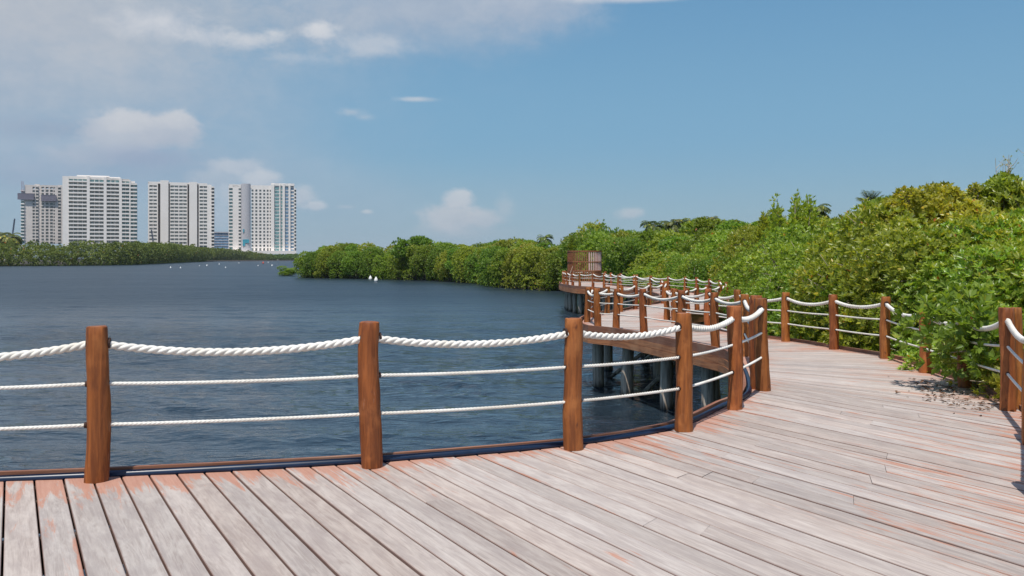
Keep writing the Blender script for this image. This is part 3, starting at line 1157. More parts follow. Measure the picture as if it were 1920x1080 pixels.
def crown_leaves(seed, lobes, nros, leafL, aspect=.42, per=7, spread=(.5, 1.05), up=.55, inside=.12):
    """rosettes of leaves on the skin of lumpy lobes; lobes = array (x,y,z,r)"""
    g = np.random.default_rng(seed)
    lobes = np.array(lobes, float)
    wgt = lobes[:, 3] ** 2
    idx = g.choice(len(lobes), nros, p=wgt / wgt.sum())
    dirs = unit(g.normal(size=(nros, 3)) + np.array([0, 0, .25]))
    rad = lobes[idx, 3] * (1 + g.normal(size=nros) * .13)
    deep = g.random(nros) < inside
    rad[deep] *= g.uniform(.4, .9, deep.sum())
    P = lobes[idx, :3] + dirs * rad[:, None] * np.array([1, 1, .9])
    # drop those deep inside other lobes, keep a ragged few
    keep = np.ones(nros, bool)
    for L in lobes:
        d = np.linalg.norm(P - L[:3], axis=1)
        keep &= ~((d < L[3] * .78) & (~deep))
    P, dirs, idx = P[keep], dirs[keep], idx[keep]
    nr = len(P)
    ax = unit(dirs + np.array([0, 0, up]) + g.normal(size=(nr, 3)) * .28)
    ref = unit(g.normal(size=(nr, 3)))
    s1 = unit(np.cross(ax, ref)); s2 = np.cross(ax, s1)
    ph0 = g.uniform(0, 6.28, nr)
    PP, AA, UU, CC = [], [], [], []
    lobe_tone = g.random(len(lobes))
    for k in range(per):
        ph = ph0 + k * 2.4 + g.normal(size=nr) * .2
        th = g.uniform(spread[0], spread[1], nr)
        sd = s1 * np.cos(ph)[:, None] + s2 * np.sin(ph)[:, None]
        A = ax * np.cos(th)[:, None] + sd * np.sin(th)[:, None]
        U = ax * np.sin(th)[:, None] - sd * np.cos(th)[:, None] + g.normal(size=(nr, 3)) * .25
        PP.append(P + A * leafL * .12 + ax * (leafL * .12 * (per - k) / per)); AA.append(A); UU.append(U); CC.append(lobe_tone[idx])
    P = np.concatenate(PP); A = np.concatenate(AA); U = np.concatenate(UU); C = np.concatenate(CC)
    n = len(P)
    L = leafL * g.uniform(.65, 1.2, n)
    return P, A, U, L, L * aspect * g.uniform(.85, 1.15, n), C


def dome_lobes(seed, Rr, H, n, rmin=.28, rmax=.5, low=.06):
    g = random.Random(seed)
    out = []
    for i in range(n):
        a = g.uniform(0, 6.283)
        zf = g.uniform(low, 1.0)
        env = math.sqrt(max(0, 1 - max(0, (zf - .35) / .65) ** 2)) if zf > .35 else .82 + .18 * zf / .35
        r = g.uniform(rmin, rmax) * Rr
        q = (env * Rr - r * .6) * math.sqrt(g.uniform(.25, 1))
        out.append((q * math.cos(a), q * math.sin(a), min(zf * H, H - r * .85), r))
    out.append((0, 0, H * .5, Rr * .5))
    return out


def stems_mesh(seed, lobes, H, material=None, roots=True, thick=.045):
    g = random.Random(seed)
    mb = MB()
    for k, L in enumerate(lobes):
        a = g.uniform(0, 6.283)
        b = Vector((math.cos(a) * .25, math.sin(a) * .25, -.1))
        e = Vector(L[:3])
        m1 = b.lerp(e, .4) + Vector((g.uniform(-.15, .15), g.uniform(-.15, .15), .15))
        m2 = b.lerp(e, .75) + Vector((g.uniform(-.15, .15), g.uniform(-.15, .15), .1))
        th = thick * g.uniform(.6, 1.2)
        mb.tube([b, m1, m2, e], [th, th * .75, th * .5, th * .25], 6)
        for q in range(3):
            dv = Vector((g.gauss(0, 1), g.gauss(0, 1), g.uniform(0, 1.2))).normalized() * L[3] * 1.02
            mb.tube([e - dv * .1, e + dv * .5 + Vector((0, 0, .04)), e + dv], [th * .3, th * .22, th * .1], 4)
    if roots and len(lobes) > 10:
        for k in range(70):
            L = g.choice(lobes)
            dv = Vector((g.gauss(0, 1), g.gauss(0, 1), g.gauss(.2, .8))).normalized()
            e = Vector(L[:3])
            kx = Vector((g.uniform(-.1, .1), g.uniform(-.1, .1), g.uniform(0, .12)))
            mb.tube([e + dv * L[3] * .6, e + dv * L[3] * .9 + kx * .5, e + dv * L[3] * g.uniform(1.05, 1.35) + kx], [.008, .006, .003], 4, True, 1)
    if roots:
        for k in range(9):
            a = g.uniform(0, 6.283)
            rr = g.uniform(.5, 1.1)
            mb.tube([(0.15 * math.cos(a), .15 * math.sin(a), .8), (rr * .6 * math.cos(a), rr * .6 * math.sin(a), .5), (rr * math.cos(a), rr * math.sin(a), -.2)], [.03, .026, .02], 5)
    return mb.mesh('trunk', [material or M_BARK, M_DRY], True)


NEARV, MIDV, FARV = [], [], []
UH = 3.0
for i in range(5):
    lb = dome_lobes(100 + i, 1.55, UH, 22, .22, .42)
    d_ = crown_leaves(200 + i, lb, 5600, .094, .40)
    NEARV.append((leaf_mesh('crown', *d_, M_LEAFY if i == 4 else M_LEAF), stems_mesh(300 + i, lb[:12], UH)))
for i in range(4):
    lb = dome_lobes(140 + i, 1.7, UH, 20, .22, .42)
    d_ = crown_leaves(240 + i, lb, 3800, .108, .42)
    MIDV.append((leaf_mesh('crown', *d_, M_LEAFY if i == 3 else M_LEAF), stems_mesh(340 + i, lb[:8], UH)))
for i in range(4):
    lb = dome_lobes(160 + i, 2.3, 4.4, 20, .2, .4)
    d_ = crown_leaves(260 + i, lb, 2300, .24, .45, 5)
    FARV.append((leaf_mesh('crown', *d_, M_LEAFF), stems_mesh(360 + i, lb[:7], 4.4)))

SKYLINE = [(540, 480), (556, 474), (575, 466), (600, 463), (640, 461), (700, 458), (740, 452), (780, 446), (800, 449), (830, 460), (870, 455), (930, 453), (1000, 450), (1050, 456), (1075, 446),
           (1100, 428), (1130, 420), (1170, 428), (1200, 436), (1240, 436), (1290, 432), (1330, 418), (1380, 414), (1420, 420), (1460, 408), (1520, 408), (1560, 402), (1600, 390),
           (1650, 380), (1690, 356), (1735, 342), (1765, 356), (1800, 366), (1840, 358), (1880, 344), (1920, 332), (2050, 300)]


def sky_y(px):
    return float(np.interp(px, [a for a, b in SKYLINE], [b for a, b in SKYLINE]))


GZ = -1.4
trees = []


def plant(X, Y, top, kind, variant, widen=1.0, rz=None, low_label=None):
    var = {'n': NEARV, 'm': MIDV, 'f': FARV}[kind][variant]
    h0 = 4.4 if kind == 'f' else UH
    root = empty('mangrove', (X, Y, GZ), random.uniform(0, 6.28) if rz is None else rz)
    sz = (top - GZ) / h0
    sxy = widen * max(.75, min(1.25, .5 + .5 * sz))
    root.scale = (sxy, sxy, sz)
    link('crown', var[0], root)
    link('trunk', var[1], root)
    trees.append((root, X, Y, kind, low_label))
    return root


SA = arclen(SH_C)
rows = [(0.9, .42, 0), (2.3, .68, 1), (4.4, .93, 2), (7.6, 1.0, 3)]
for off_, hf, ri in rows:
    OC = offset(SH_C, off_ * 1.0)
    # keep the offset on the land side (right of travel is land when walking from the far tip towards us)
    s = 0.0
    while s < SA[-1] - 1:
        q = at_len(OC, SA, s)
        X, Y = q
        px = 960 + F * X / max(Y, .1)
        near = Y < 32
        kind = 'n' if Y < 27 else ('m' if Y < 62 else 'f')
        step = {'n': 1.45, 'm': 1.95, 'f': 3.0}[kind] * (1.0 + .14 * ri)
        s += step * random.uniform(.8, 1.2)
        if px > 2080 or px < 568 or Y < 6:
            continue
        rpx = 1.7 * F / Y * (1.4 if kind == 'f' else 1)
        sy_ = max(sky_y(px), sky_y(px - rpx * .75), sky_y(px + rpx * .5)) + 5
        ztop = CAM_H + (HZ - sy_) * Y / F - .12
        if Y > 66:
            ztop = CAM_H + (HZ - sky_y(px)) * Y / F + .1
        h = GZ + (ztop - GZ) * hf
        if ri == 0:
            h = max(min(h, ztop - .5), -.15)
            if 17 < Y < 31 and X < 8:
                h = -.2 + random.uniform(-.15, .15)
            if Y > 66:
                h = GZ + (ztop - GZ) * .80
        if ri >= 2:
            h += random.uniform(-.40, .10) * (Y / 25) ** .5
        else:
            h += random.uniform(-.2, .2)
        nv = len({'n': NEARV, 'm': MIDV, 'f': FARV}[kind])
        # the yellower kind grows in the middle of the right-hand thicket
        vr = random.randrange(nv - (1 if kind != 'f' else 0))
        if kind != 'f' and 1480 < px < 1780 and random.random() < .5:
            vr = nv - 1
        if kind != 'f' and random.random() < .10:
            vr = nv - 1
        X += random.uniform(-.35, .35)
        Y += random.uniform(-.35, .35)
        # stay clear of the deck
        dmin = np.min(np.linalg.norm(RC - np.array([X, Y]), axis=1))
        need = 1.15 if Y < 12.6 else 1.75
        if ri <= 1 and dmin < need:
            X += need - dmin
        plant(X, Y, h, kind, vr, 1.0 if ri else .9)['_row'] = ri

# deeper woods behind the first rows, so no gaps open to the sky below the skyline
for k in range(26):
    px = 1080 + k * 36
    Y = float(np.interp(px, [1080, 1300, 1500, 1700, 1980], [95, 70, 40, 26, 20]))
    X = (px - 960) / F * Y + random.uniform(-1, 1)
    kind = 'f' if Y > 50 else ('m' if Y > 28 else 'n')
    plant(X, Y, CAM_H - .25 + (HZ - max(sky_y(px), sky_y(px - 60)) - random.uniform(4, 14)) * Y / F, kind, random.randrange(3), 1.15)['_row'] = 4

# the slope of foliage from the railing up to the skyline on the right
for di, (dd, fr_) in enumerate(((1.6, .50), (3.4, .27), (6.0, .06))):
    for px in range(1490, 2040, 62 if di else 54):
        px = px + random.uniform(-14, 14)
        k_ = (px - 960) / F
        # distance at which this line of sight crosses the shore line
        cr = [q for q in SH_C if abs(q[0] / max(q[1], .1) - k_) < .012 and q[1] < 34]
        dsh = min([q[1] for q in cr]) if cr else 13.0
        Y = dsh + dd + 1.0
        ys = sky_y(px) + fr_ * (560 - sky_y(px)) + (18 if px < 1600 else (14 if px < 1840 else 24))
        top = CAM_H + (HZ - ys) * Y / F
        X = k_ * Y
        dm_ = np.min(np.linalg.norm(RC - np.array([X, Y]), axis=1))
        if dm_ < 1.95:
            X += 1.95 - dm_
        plant(X, Y, top, 'n', random.randrange(4) if random.random() < .75 else 4, 1.12)['_row'] = 5

# mangrove leaning over the railing between the buried posts
plant(6.42, 11.75, .75, 'n', 1, 1.02, 2.1, 'leafy mangrove leaning over the railing and hanging down onto the deck')
plant(6.55, 10.6, .35, 'n', 2, .85, .6, 'low mangrove shoots behind the thick right-hand post')
plant(6.75, 13.2, .85, 'n', 0, .95, 4.0, 'mangrove pushing through the ropes left of the overhanging one')
# clump on the deck edge with big hanging leaves
lb = [(0, 0, .55, .30), (.28, -.1, .35, .28), (-.22, .15, .35, .26), (.05, -.25, .22, .20), (.45, .2, .5, .3), (-.3, .45, .6, .33), (.1, .5, .75, .34), (.55, -.35, .25, .2)]
d_ = crown_leaves(777, lb, 420, .125, .45, 7)
root = empty('mangrove_branch', (5.48, 11.35, .12))
link('leaves', leaf_mesh('leaves', *d_, M_LEAF), root)
mb = MB()
for L in lb:
    mb.tube([(.9, .3, .3), (.45, .15, .42), L[:3]], [.018, .013, .006], 5)
mb.build('twigs', M_BARK, root, smooth=True)
tag(root, 'drooping mangrove branch with large glossy leaves resting over the deck edge at right', 'branch')
root = empty('mangrove_branch', (5.62, 10.35, .02))
lb = [(0, 0, .12, .15), (.12, .15, .2, .18), (.3, .1, .35, .25), (-.05, .25, .12, .12)]
d_ = crown_leaves(778, lb, 130, .125, .45, 7)
link('leaves', leaf_mesh('leaves', *d_, M_LEAFY), root)
mb = MB()
for L in lb:
    mb.tube([(.7, .2, -.2), (.35, .12, .08), L[:3]], [.014, .01, .005], 5)
mb.build('twigs', M_BARK, root, smooth=True)
tag(root, 'small yellow-green mangrove sprig at the foot of the thick right-hand post', 'branch')

# labels for the mangroves, ordered from left to right inside each zone
zones = {}
for root, X, Y, kind, lab in trees:
    root['category'] = 'mangrove'
    if lab:
        root['label'] = lab
        root['group'] = 'mangroves behind the shore-side railing'
        continue
    z = 'f' if Y > 78 else ('m' if Y > 34 else 'n')
    zones.setdefault((z, root['_row']), []).append((960 + F * X / Y, root))
    del root['_row']
ZL = {'f': ('rounded green mangrove in the {} across the water, {} from the left tip', 'mangroves on the shore across the water'),
      'm': ('dense green mangrove in the {} behind the far decks, {} from the left', 'mangroves behind the far decks'),
      'n': ('bright leafy mangrove in the {} right of the near deck, {} from the left', 'mangroves behind the shore-side railing')}
ROWN = ['shore row', 'second row', 'third row', 'back row', 'skyline row', 'leafy slope']
for z, lst in zones.items():
    lst.sort(key=lambda a: a[0])
    for i, (px, root) in enumerate(lst):
        root['label'] = ZL[z[0]][0].format(ROWN[z[1]], ordinal(min(i + 1, 99)))
        root['group'] = ZL[z[0]][1]

# islet bush in the water
X, Y = G(537, 517, WZ)
root = plant(X, Y, .05, 'f', 0, 1.1, 1.0)
root['label'] = 'small low bush standing alone in the water left of the mangrove point'
root['category'] = 'bush'
root.name = 'islet_bush'
if 'group' in root:
    del root['group']


# palms
def frond_leaves(n=17, Lf=2.2, seed=1, nl=26, leaf=.55, elo=-.15, ehi=1.25, droop=1.9):
    g = np.random.default_rng(seed)
    P, A, U, L = [], [], [], []
    ribs = MB()
    for i in range(n):
        az = i * 2.4 + g.uniform(-.2, .2)
        el = g.uniform(elo, ehi)
        h = np.array([math.cos(az), math.sin(az), 0])
        pts = []
        p = np.zeros(3); e = el
        for k in range(nl):
            s = k / nl
            dv = h * math.cos(e) + np.array([0, 0, math.sin(e)])
            p = p + dv * Lf / nl
            e -= (droop / nl) * (.5 + s)
            pts.append(tuple(p))
            if k < 2:
                continue
            side = np.cross(dv, [0, 0, 1.0]); side /= np.linalg.norm(side) + 1e-9
            for sg in (-1, 1):
                a = side * sg * .85 + dv * .6 + np.array([0, 0, -.35]) + g.normal(size=3) * .08
                P.append(p.copy()); A.append(a); U.append(np.cross(side * sg, a) * sg + np.array([0, 0, .5]))
                L.append(leaf * math.sin(math.pi * min(1, .15 + s * .85)) ** .6 + .08)
        ribs.tube(pts[::3], .02, 4)
    L = np.array(L)
    P, A, U = np.array(P), np.array(A), np.array(U)
    return leaf_mesh('fronds', P, A, U, L, L * .0 + .11, g.random(len(P)), M_PALM, .1, .15), ribs.mesh('frond_ribs', M_PALM)


PALMS = [frond_leaves(30, 2.1, 5), frond_leaves(26, 1.9, 9), frond_leaves(20, 2.0, 13, 26, .5, .45, 1.45, .55)]


def palm(px, py, d, size, var, label, trunkh=None, frac=1.0):
    X = (px - 960) / F * d
    zc = CAM_H + (HZ - py) / F * d
    root = empty('palm_tree', (X, d, GZ), random.uniform(0, 6))
    tag(root, label, 'palm tree', 'palms rising above the mangroves')
    h = zc - GZ
    mb = MB()
    mb.tube([(.3, 0, -.1), (.2, 0, h * .4), (.05, 0, h * .8), (0, 0, h)], [.17, .13, .11, .09], 8)
    mb.build('trunk', M_BARK, root, smooth=True)
    for me_, nm in zip(PALMS[var], ('fronds', 'frond_ribs')):
        o = link(nm, me_, root, (0, 0, h))
        o.scale = (size, size, size)


palm(1632, 384, 30, .26, 2, 'palm with stiff upright fronds left of the yellowish tree crown')
palm(1022, 448, 100, .50, 0, 'small lone palm above the mangroves left of the round screen')
palm(1226, 427, 78, .62, 0, 'palm crown above the mangroves, left one of the three behind the decks')
palm(1262, 422, 80, .66, 1, 'dark palm crown above the mangroves, middle one of the three behind the decks')
palm(1291, 421, 82, .58, 0, 'dark palm crown above the mangroves, right one of the three behind the decks')
palm(1334, 412, 70, .34, 1, 'palm top just showing over the rounded bush right of the three palms')
palm(616, 465, 150, .45, 1, 'brownish palm at the left end of the mangrove point')
palm(635, 465, 150, .42, 0, 'brownish palm just right of the first on the mangrove point')
palm(945, 457, 125, .36, 0, 'small dark palm over the middle of the far mangroves')
palm(1525, 398, 40, .45, 1, 'dark shaggy palm beside the feathery green treetops')

# feathery upright tree tops
def feather_tree(px, py, d, tall, w, n, label, m=M_LEAF, leafL=.13):
    X = (px - 960) / F * d
    zt = CAM_H + (HZ - py) / F * d
    root = empty('feathery_tree', (X, d, GZ))
    tag(root, label, 'tree', 'taller feathery trees above the mangroves')
    g = random.Random(int(px))
    lb = []
    tips = []
    for i in range(n):
        x = g.uniform(-w, w); y = g.uniform(-w, w)
        top_z = (zt - GZ) - g.uniform(0, .35) * tall - abs(x) * .5
        tips.append((x, y, top_z))
        k = 9
        for j in range(k):
            s = j / (k - 1)
            lb.append((x + g.uniform(-.06, .06), y + g.uniform(-.06, .06), top_z - s * tall * 1.2, max(.07, .05 + .5 * s * w)))
    lb = [(a, b, c, r) for a, b, c, r in lb]
    d_ = crown_leaves(int(px) + 5, lb, 3000, leafL, .30, 5, (.2, .7), 1.2, .3)
    link('crown', leaf_mesh('crown', *d_, m), root)
    mb = MB()
    for x, y, z in tips:
        mb.tube([(0, 0, -.1), (x * .6, y * .6, z * .55), (x, y, z)], [.07, .04, .008], 5)
    mb.build('trunk', M_BARK, root, smooth=True)


feather_tree(1492, 356, 30, 1.1, .5, 9, 'bright feathery tree with thin upright tips in the middle of the thicket skyline')
feather_tree(1450, 392, 33, .7, .45, 5, 'low feathery treetop left of the bright feathery one')
feather_tree(1120, 414, 84, 2.4, 2.0, 9, 'broad feathery tree above the round screen', M_LEAFF, .26)
feather_tree(1160, 420, 86, 2.0, 1.8, 6, 'feathery tree right of the one above the round screen', M_LEAFF, .26)
feather_tree(1083, 430, 82, 1.6, .8, 3, 'narrow pointed green treetop above the left side of the round screen', M_LEAFF, .24)

# rounded bushes that stick out of the skyline
def round_tree(px, py, d, rr, label, m, leafL, nros=2600, seed=1, gaps=False):
    X = (px - 960) / F * d
    zt = CAM_H + (HZ - py) / F * d
    root = empty('broadleaf_tree', (X, d, GZ))
    tag(root, label, 'tree')
    H = zt - GZ
    g = random.Random(seed)
    lb = [(g.uniform(-1, 1) * rr * .8, g.uniform(-1, 1) * rr * .6, H - rr * .4 - g.random() ** 1.5 * rr * 1.6, rr * g.uniform(.18, .36)) for _ in range(18 if not gaps else 12)]
    d_ = crown_leaves(seed, lb, nros, leafL, .5, 6)
    link('crown', leaf_mesh('crown', *d_, m), root)
    me_ = stems_mesh(seed, lb, H, None, False, .06)
    link('trunk', me_, root)


round_tree(1738, 336, 20, .95, 'yellow-green broadleaf treetop forming the hump of the right-hand skyline', M_LEAFY, .11, 2400, 31)
round_tree(1700, 364, 22.5, .8, 'yellow-green broadleaf crown at the left foot of the skyline hump', M_LEAFY, .11, 1700, 35)
round_tree(1905, 322, 20, .8, 'yellow-green broadleaf crown at the far right edge of the skyline', M_LEAFY, .11, 1800, 33)
round_tree(1855, 337, 20, .42, 'sparse dark leafy crown with sky gaps left of the bare twigs', M_LEAF, .09, 260, 37, True)
round_tree(775, 442, 128, 2.6, 'large-leaved green treetop rising highest over the far mangroves', M_LEAFF, .42, 900, 39)
round_tree(1350, 408, 62, 1.5, 'soft bright green rounded crown over the middle of the thicket', M_LEAFF, .2, 2200, 41)
round_tree(1395, 412, 60, 1.6, 'soft bright green rounded crown right of its twin over the thicket', M_LEAFF, .2, 2200, 43)

# bare twiggy tree
def bare_tree(px, py, d, label, seed):
    X = (px - 960) / F * d
    H = CAM_H + (HZ - py) / F * d - GZ
    root = empty('bare_tree', (X, d, GZ))
    tag(root, label, 'tree')
    g = random.Random(seed)
    mb = MB()
    LP = []
    for k in range(3):
        x0 = g.uniform(-.12, .12)
        hh = H - abs(k - 1) * g.uniform(.05, .25)
        pts = [Vector((x0 * s * 2.4 + .03 * math.sin(s * 9 + k), .04 * math.cos(s * 7), hh * s)) for s in np.linspace(0, 1, 12)]
        mb.tube(pts, [.03 * (1 - .85 * s) for s in np.linspace(0, 1, 12)], 5)
        for q in range(16):
            s = g.uniform(.62, .98)
            b = Vector((x0 * s * 2.4, 0, hh * s))
            dv = Vector((g.uniform(-1, 1), g.uniform(-1, 1), g.uniform(.4, 1.4))).normalized() * g.uniform(.08, .28)
            mb.tube([b, b + dv * .6, b + dv + Vector((0, 0, .04))], [.006, .004, .0025], 4)
            if g.random() < .6:
                LP.append(tuple(b + dv))
    mb.build('trunk', M_DRY, root)
    LP = np.array(LP)
    gg = np.random.default_rng(seed)
    P = np.repeat(LP, 4, 0)
    A = gg.normal(size=P.shape) + np.array([0, 0, .5])
    U = gg.normal(size=P.shape)
    L = gg.uniform(.03, .06, len(P))
    link('leaves', leaf_mesh('leaves', P, A, U, L, L * .5, gg.random(len(P)), M_LEAFY), root)


bare_tree(1880, 290, 20.5, 'thin nearly bare twiggy tree above the right end of the thicket', 4)
bare_tree(1907, 276, 20.8, 'tallest bare twig with a tuft on top near the right edge', 8)

# fallen leaves on the deck under the overhang
g = np.random.default_rng(5)
n = 230
a = g.random(n)
P = np.stack([5.15 + g.normal(size=n) * .22 + (a - .5) * .5, 11.2 + (a - .5) * 2.2 + g.normal(size=n) * .3, g.uniform(.006, .02, n)], 1)
okm = (P[:, 0] < 5.75)
P = P[okm]; n = len(P)
A = g.normal(size=(n, 3)) * np.array([1, 1, .15]); U = np.array([[0, 0, 1.0]]) + g.normal(size=(n, 3)) * .25
L = g.uniform(.04, .09, n)
M_DEAD = plain('dead_leaves', (.13, .065, .035), .8, .5, 20)
tag(link('fallen_leaves', leaf_mesh('fallen_leaves', P, A, U, L, L * .4, g.random(n), M_DEAD, .3)), 'dry brown leaves scattered on the deck under the overhanging mangrove', 'dead leaves', kind='stuff')

# ------------------------------------------------------------------ far bank
def bank(name, line, hgt, depth, leaf, n_per, seed, label):
    """a far wood read as one mass: overlapping clumps of leaves along a shoreline"""
    C = catmull(line, 4.0)
    A_ = arclen(C)
    g = random.Random(seed)
    lobes = []
    s = 0
    while s < A_[-1]:
        q = at_len(C, A_, s)
        Hh = np.interp(s, [h[0] * A_[-1] for h in hgt], [h[1] for h in hgt])
        for k in range(5):
            yy = q[1] + depth * k / 5 + g.uniform(-1, 1)
            hh = Hh * (.55 + .45 * min(1, k / 2.5)) * g.uniform(.8, 1.08)
            r = Hh * g.uniform(.14, .36)
            lobes.append((q[0] + g.uniform(-2, 2), yy, WZ + hh - r, r))
            if k < 2:
                lobes.append((q[0] + g.uniform(-2, 2), yy - r * .3, WZ + r * .7, r))
        s += Hh * .34
    d_ = crown_leaves(seed, lobes, int(len(lobes) * n_per), leaf, .55, 4, (.5, 1.2), .5, .05)
    d_ = list(d_)
    d_[5] = d_[5] * 1.0
    o = link(name, leaf_mesh(name, *d_, M_BANK))
    tag(o, label, 'mangroves', kind='stuff')
    mb = MB()
    P0 = [(q[0], q[1] + 2) for q in C] + [(C[-1][0] + 40, C[-1][1] + 250), (C[0][0] - 300, C[0][1] + 250)]
    mb.v = [(x, y, WZ + .25) for x, y in P0] + [(x, y, WZ - .5) for x, y in P0]
    k = len(P0)
    mb.f = [tuple(range(k))] + [(i, (i + 1) % k, (i + 1) % k + k, i + k) for i in range(k)]
    mb.mi = [0] * len(mb.f)
    tag(mb.build('bank_mud', M_MUD), kind='structure')


def GW(px, py):
    return G(px, py, WZ)


bank('far_mangroves', [GW(-260, 501.5), GW(-120, 500), GW(0, 499), GW(100, 498.4), GW(200, 497.3), GW(270, 494.5), GW(330, 492), GW(372, 490.6)], [(0, 7.5), (.3, 8.2), (.6, 8.8), (.8, 8.6), (1, 7.5)], 26, .62, 95, 61,
     'dark green mangrove bank below the towers on the left shore')
bank('distant_mangroves', [GW(360, 489.6), GW(410, 488.6), GW(450, 488.2), GW(494, 488)], [(0, 8.5), (.5, 9.0), (.85, 7.5), (1, 4.5)], 30, .8, 60, 63,
     'paler distant mangrove bank below the middle towers')
bank('low_mangroves', [(-262, 820), (-250, 830), (-215, 835), (-190, 838)], [(0, 4.5), (1, 5.0)], 20, .8, 60, 65, 'low distant mangroves under the rightmost tower')

palm(16, 448, 345, 2.6, 0, 'bushy palm at the far left on the mangrove bank')
palm(4, 452, 350, 2.0, 1, 'partly hidden palm at the left edge of the picture')
palm(30, 452, 350, 1.4, 1, 'smaller palm right of the bushy one at the far left')
palm(361, 460, 560, 1.0, 0, 'dark spindly palm in front of the middle tower')

# ------------------------------------------------------------------ towers
M_WALL = plain('white_render', (.86, .81, .77), .8, .06, .08)
M_WALLG = plain('grey_render', (.50, .49, .52), .8, .06, .08)
M_CONC = plain('raw_concrete', (.68, .62, .58), .85, .12, .1)
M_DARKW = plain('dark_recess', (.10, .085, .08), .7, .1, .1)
M_NET = plain('scaffold_net', (.17, .16, .21), .8, .15, .3)
M_INSIDE = plain('shaded_interior', (.22, .22, .22), .8, .2, .2)


def glass(name, col):
    m, t, p = mat(name)
    oi = t.new('ShaderNodeObjectInfo')
    tcn = t.new('ShaderNodeTexCoord')
    nz = t.noise(t.mapping(tcn.outputs['Object'], (.35, .35, .33)), 1.0, 2, .5)
    cc = t.mix(t.ramp(nz, .35, .65), c3(col[0] * .6, col[1] * .6, col[2] * .6), c3(*col))
    t.put(p.inputs['Base Color'], cc)
    p.inputs['Roughness'].default_value = .25
    p.inputs['Specular IOR Level'].default_value = .6
    return m


M_GL = glass('grey_green_glass', (.30, .34, .33))
M_GLT = glass('teal_glass', (.22, .42, .43))
M_GLB = glass('blue_glass', (.20, .34, .50))
M_TEAL = plain('teal_cladding', (.05, .36, .48), .5, .2, .2)


class Tower:
    def __init__(self, name, d, px0, label, rz=0.0):
        self.m = d / F
        self.px0 = px0
        self.d = d
        th = math.atan((960 - px0) / F)
        self.root = empty(name, ((px0 - 960) * self.m, d, GZ), th * .9)
        self.root.scale = (math.cos(th), 1, 1)
        tag(self.root, label, 'tower block')
        self.wall = MB()
        self.slab = MB()
        self.panes = []
        self.dark = MB()

    def x(self, px):
        return (px - self.px0) * self.m

    def z(self, py):
        return CAM_H + (HZ - py) * self.m - GZ

    def solid(self, x0, x1, y0, y1, f=0.0, b=14, mb=None, mi=0):
        (mb or self.wall).box(self.x(x0), self.x(x1), f, b, self.z(y1), self.z(y0), mi)

    def windows(self, x0, x1, ytop, ybot, pitch, frac=.55, mi=0, rec=.9, split=1, balcony=False, upto=None):
        """a column of window bays: spandrels in front, panes set back, optional balcony slabs sticking out"""
        n = int(round((ybot - ytop) / pitch))
        for i in range(n):
            ya = ytop + i * pitch
            yb = ya + pitch
            ym = ya + pitch * (1 - frac)
            if not balcony:
                self.wall.box(self.x(x0), self.x(x1), 0, 3, self.z(ym), self.z(ya))
            else:
                self.slab.box(self.x(x0) + .05, self.x(x1) - .05, -1.5, 3, self.z(ya + pitch * .16), self.z(ya))
                self.slab.box(self.x(x0) + .05, self.x(x1) - .05, -1.5, -1.35, self.z(ya), self.z(ya - pitch * .22))
            w = (x1 - x0) / split
            for k in range(split):
                a, b = x0 + w * k + w * .06, x0 + w * (k + 1) - w * .06
                self.panes.append((self.x(a), self.x(b), rec, self.z(yb), self.z(ym if not balcony else ya + pitch * .17), mi))
                if split > 1 and k:
                    self.wall.box(self.x(x0 + w * k - w * .06), self.x(x0 + w * k + w * .06), .1, 3, self.z(yb), self.z(ym if not balcony else ya + pitch * .17))
        self.dark.box(self.x(x0), self.x(x1), 3.2, 13, self.z(ybot), self.z(ytop))

    def finish(self, mats, wallm=None):
        self.wall.build('wall', wallm or M_WALL, self.root)
        if self.slab.v:
            self.slab.build('balcony_slabs', M_WALL, self.root)
        if self.dark.v:
            self.dark.build('interior', M_INSIDE, self.root)
        self.panes.sort(key=lambda q: -abs((q[1] - q[0]) * (q[4] - q[3])))
        for q in self.panes[:100]:
            mb = MB()
            mb.box(q[0], q[1], q[2], q[2] + .15, q[3], q[4])
            mb.build('window', mats[q[5]], self.root)
        if len(self.panes) > 100:
            mb = MB()
            for q in self.panes[100:]:
                mb.box(q[0], q[1], q[2], q[2] + .15, q[3], q[4], q[5])
            o = mb.build('window_rows', mats, self.root)
            o['kind'] = 'stuff'


# 1: unfinished tower
T = Tower('unfinished_tower', 800, 79, 'unfinished beige tower with dark scaffold platforms, leftmost on the skyline')
Y0, Y1, PT = 350.5, 456.5, 6.1
T.windows(39, 46, Y0 + 8, Y1, PT, .7, 1, 1.4, balcony=True)
T.solid(46, 61, Y0, Y1)
T.windows(61, 65.4, Y0 + 4, Y1, PT, .6, 0, 1.2)
T.solid(65.4, 67.2, Y0 - 3, Y1)
T.windows(67.2, 72, Y0 - 2, Y1 - 2, PT, .62, 0, 1.4)
T.solid(72, 77.6, Y0 - 3, Y1, 1.0)
T.windows(77.6, 82.4, Y0 + 3, Y1, PT, .6, 0, 1.2)
T.solid(82.4, 85.8, Y0, Y1)
T.windows(85.8, 91, Y0 + 3, Y1, PT, .66, 0, 1.2)
T.solid(91, 94, Y0, Y1)
T.windows(94, 99.2, Y0 + 3, Y1, PT, .66, 0, 1.2)
T.windows(100.4, 103, Y0 + 3, Y1, PT, .5, 0, 1.2)
T.solid(99.2, 100.4, Y0, Y1)
T.solid(103, 109, Y0, Y1)
T.windows(109, 114, Y0 - 2, Y1, PT, .62, 0, 1.4)
T.solid(114, 118.5, Y0 - 3, Y1, .6)
T.windows(118.5, 121, Y0, Y1, PT, .6, 0, 1.2)
T.solid(46, 66, 347.2, Y0 + .1, 0, 14)
T.solid(77.6, 109, 346.8, 350.4, 0, 14)
T.solid(64.6, 74.6, 345.5, 348.6, 1.2, 12)
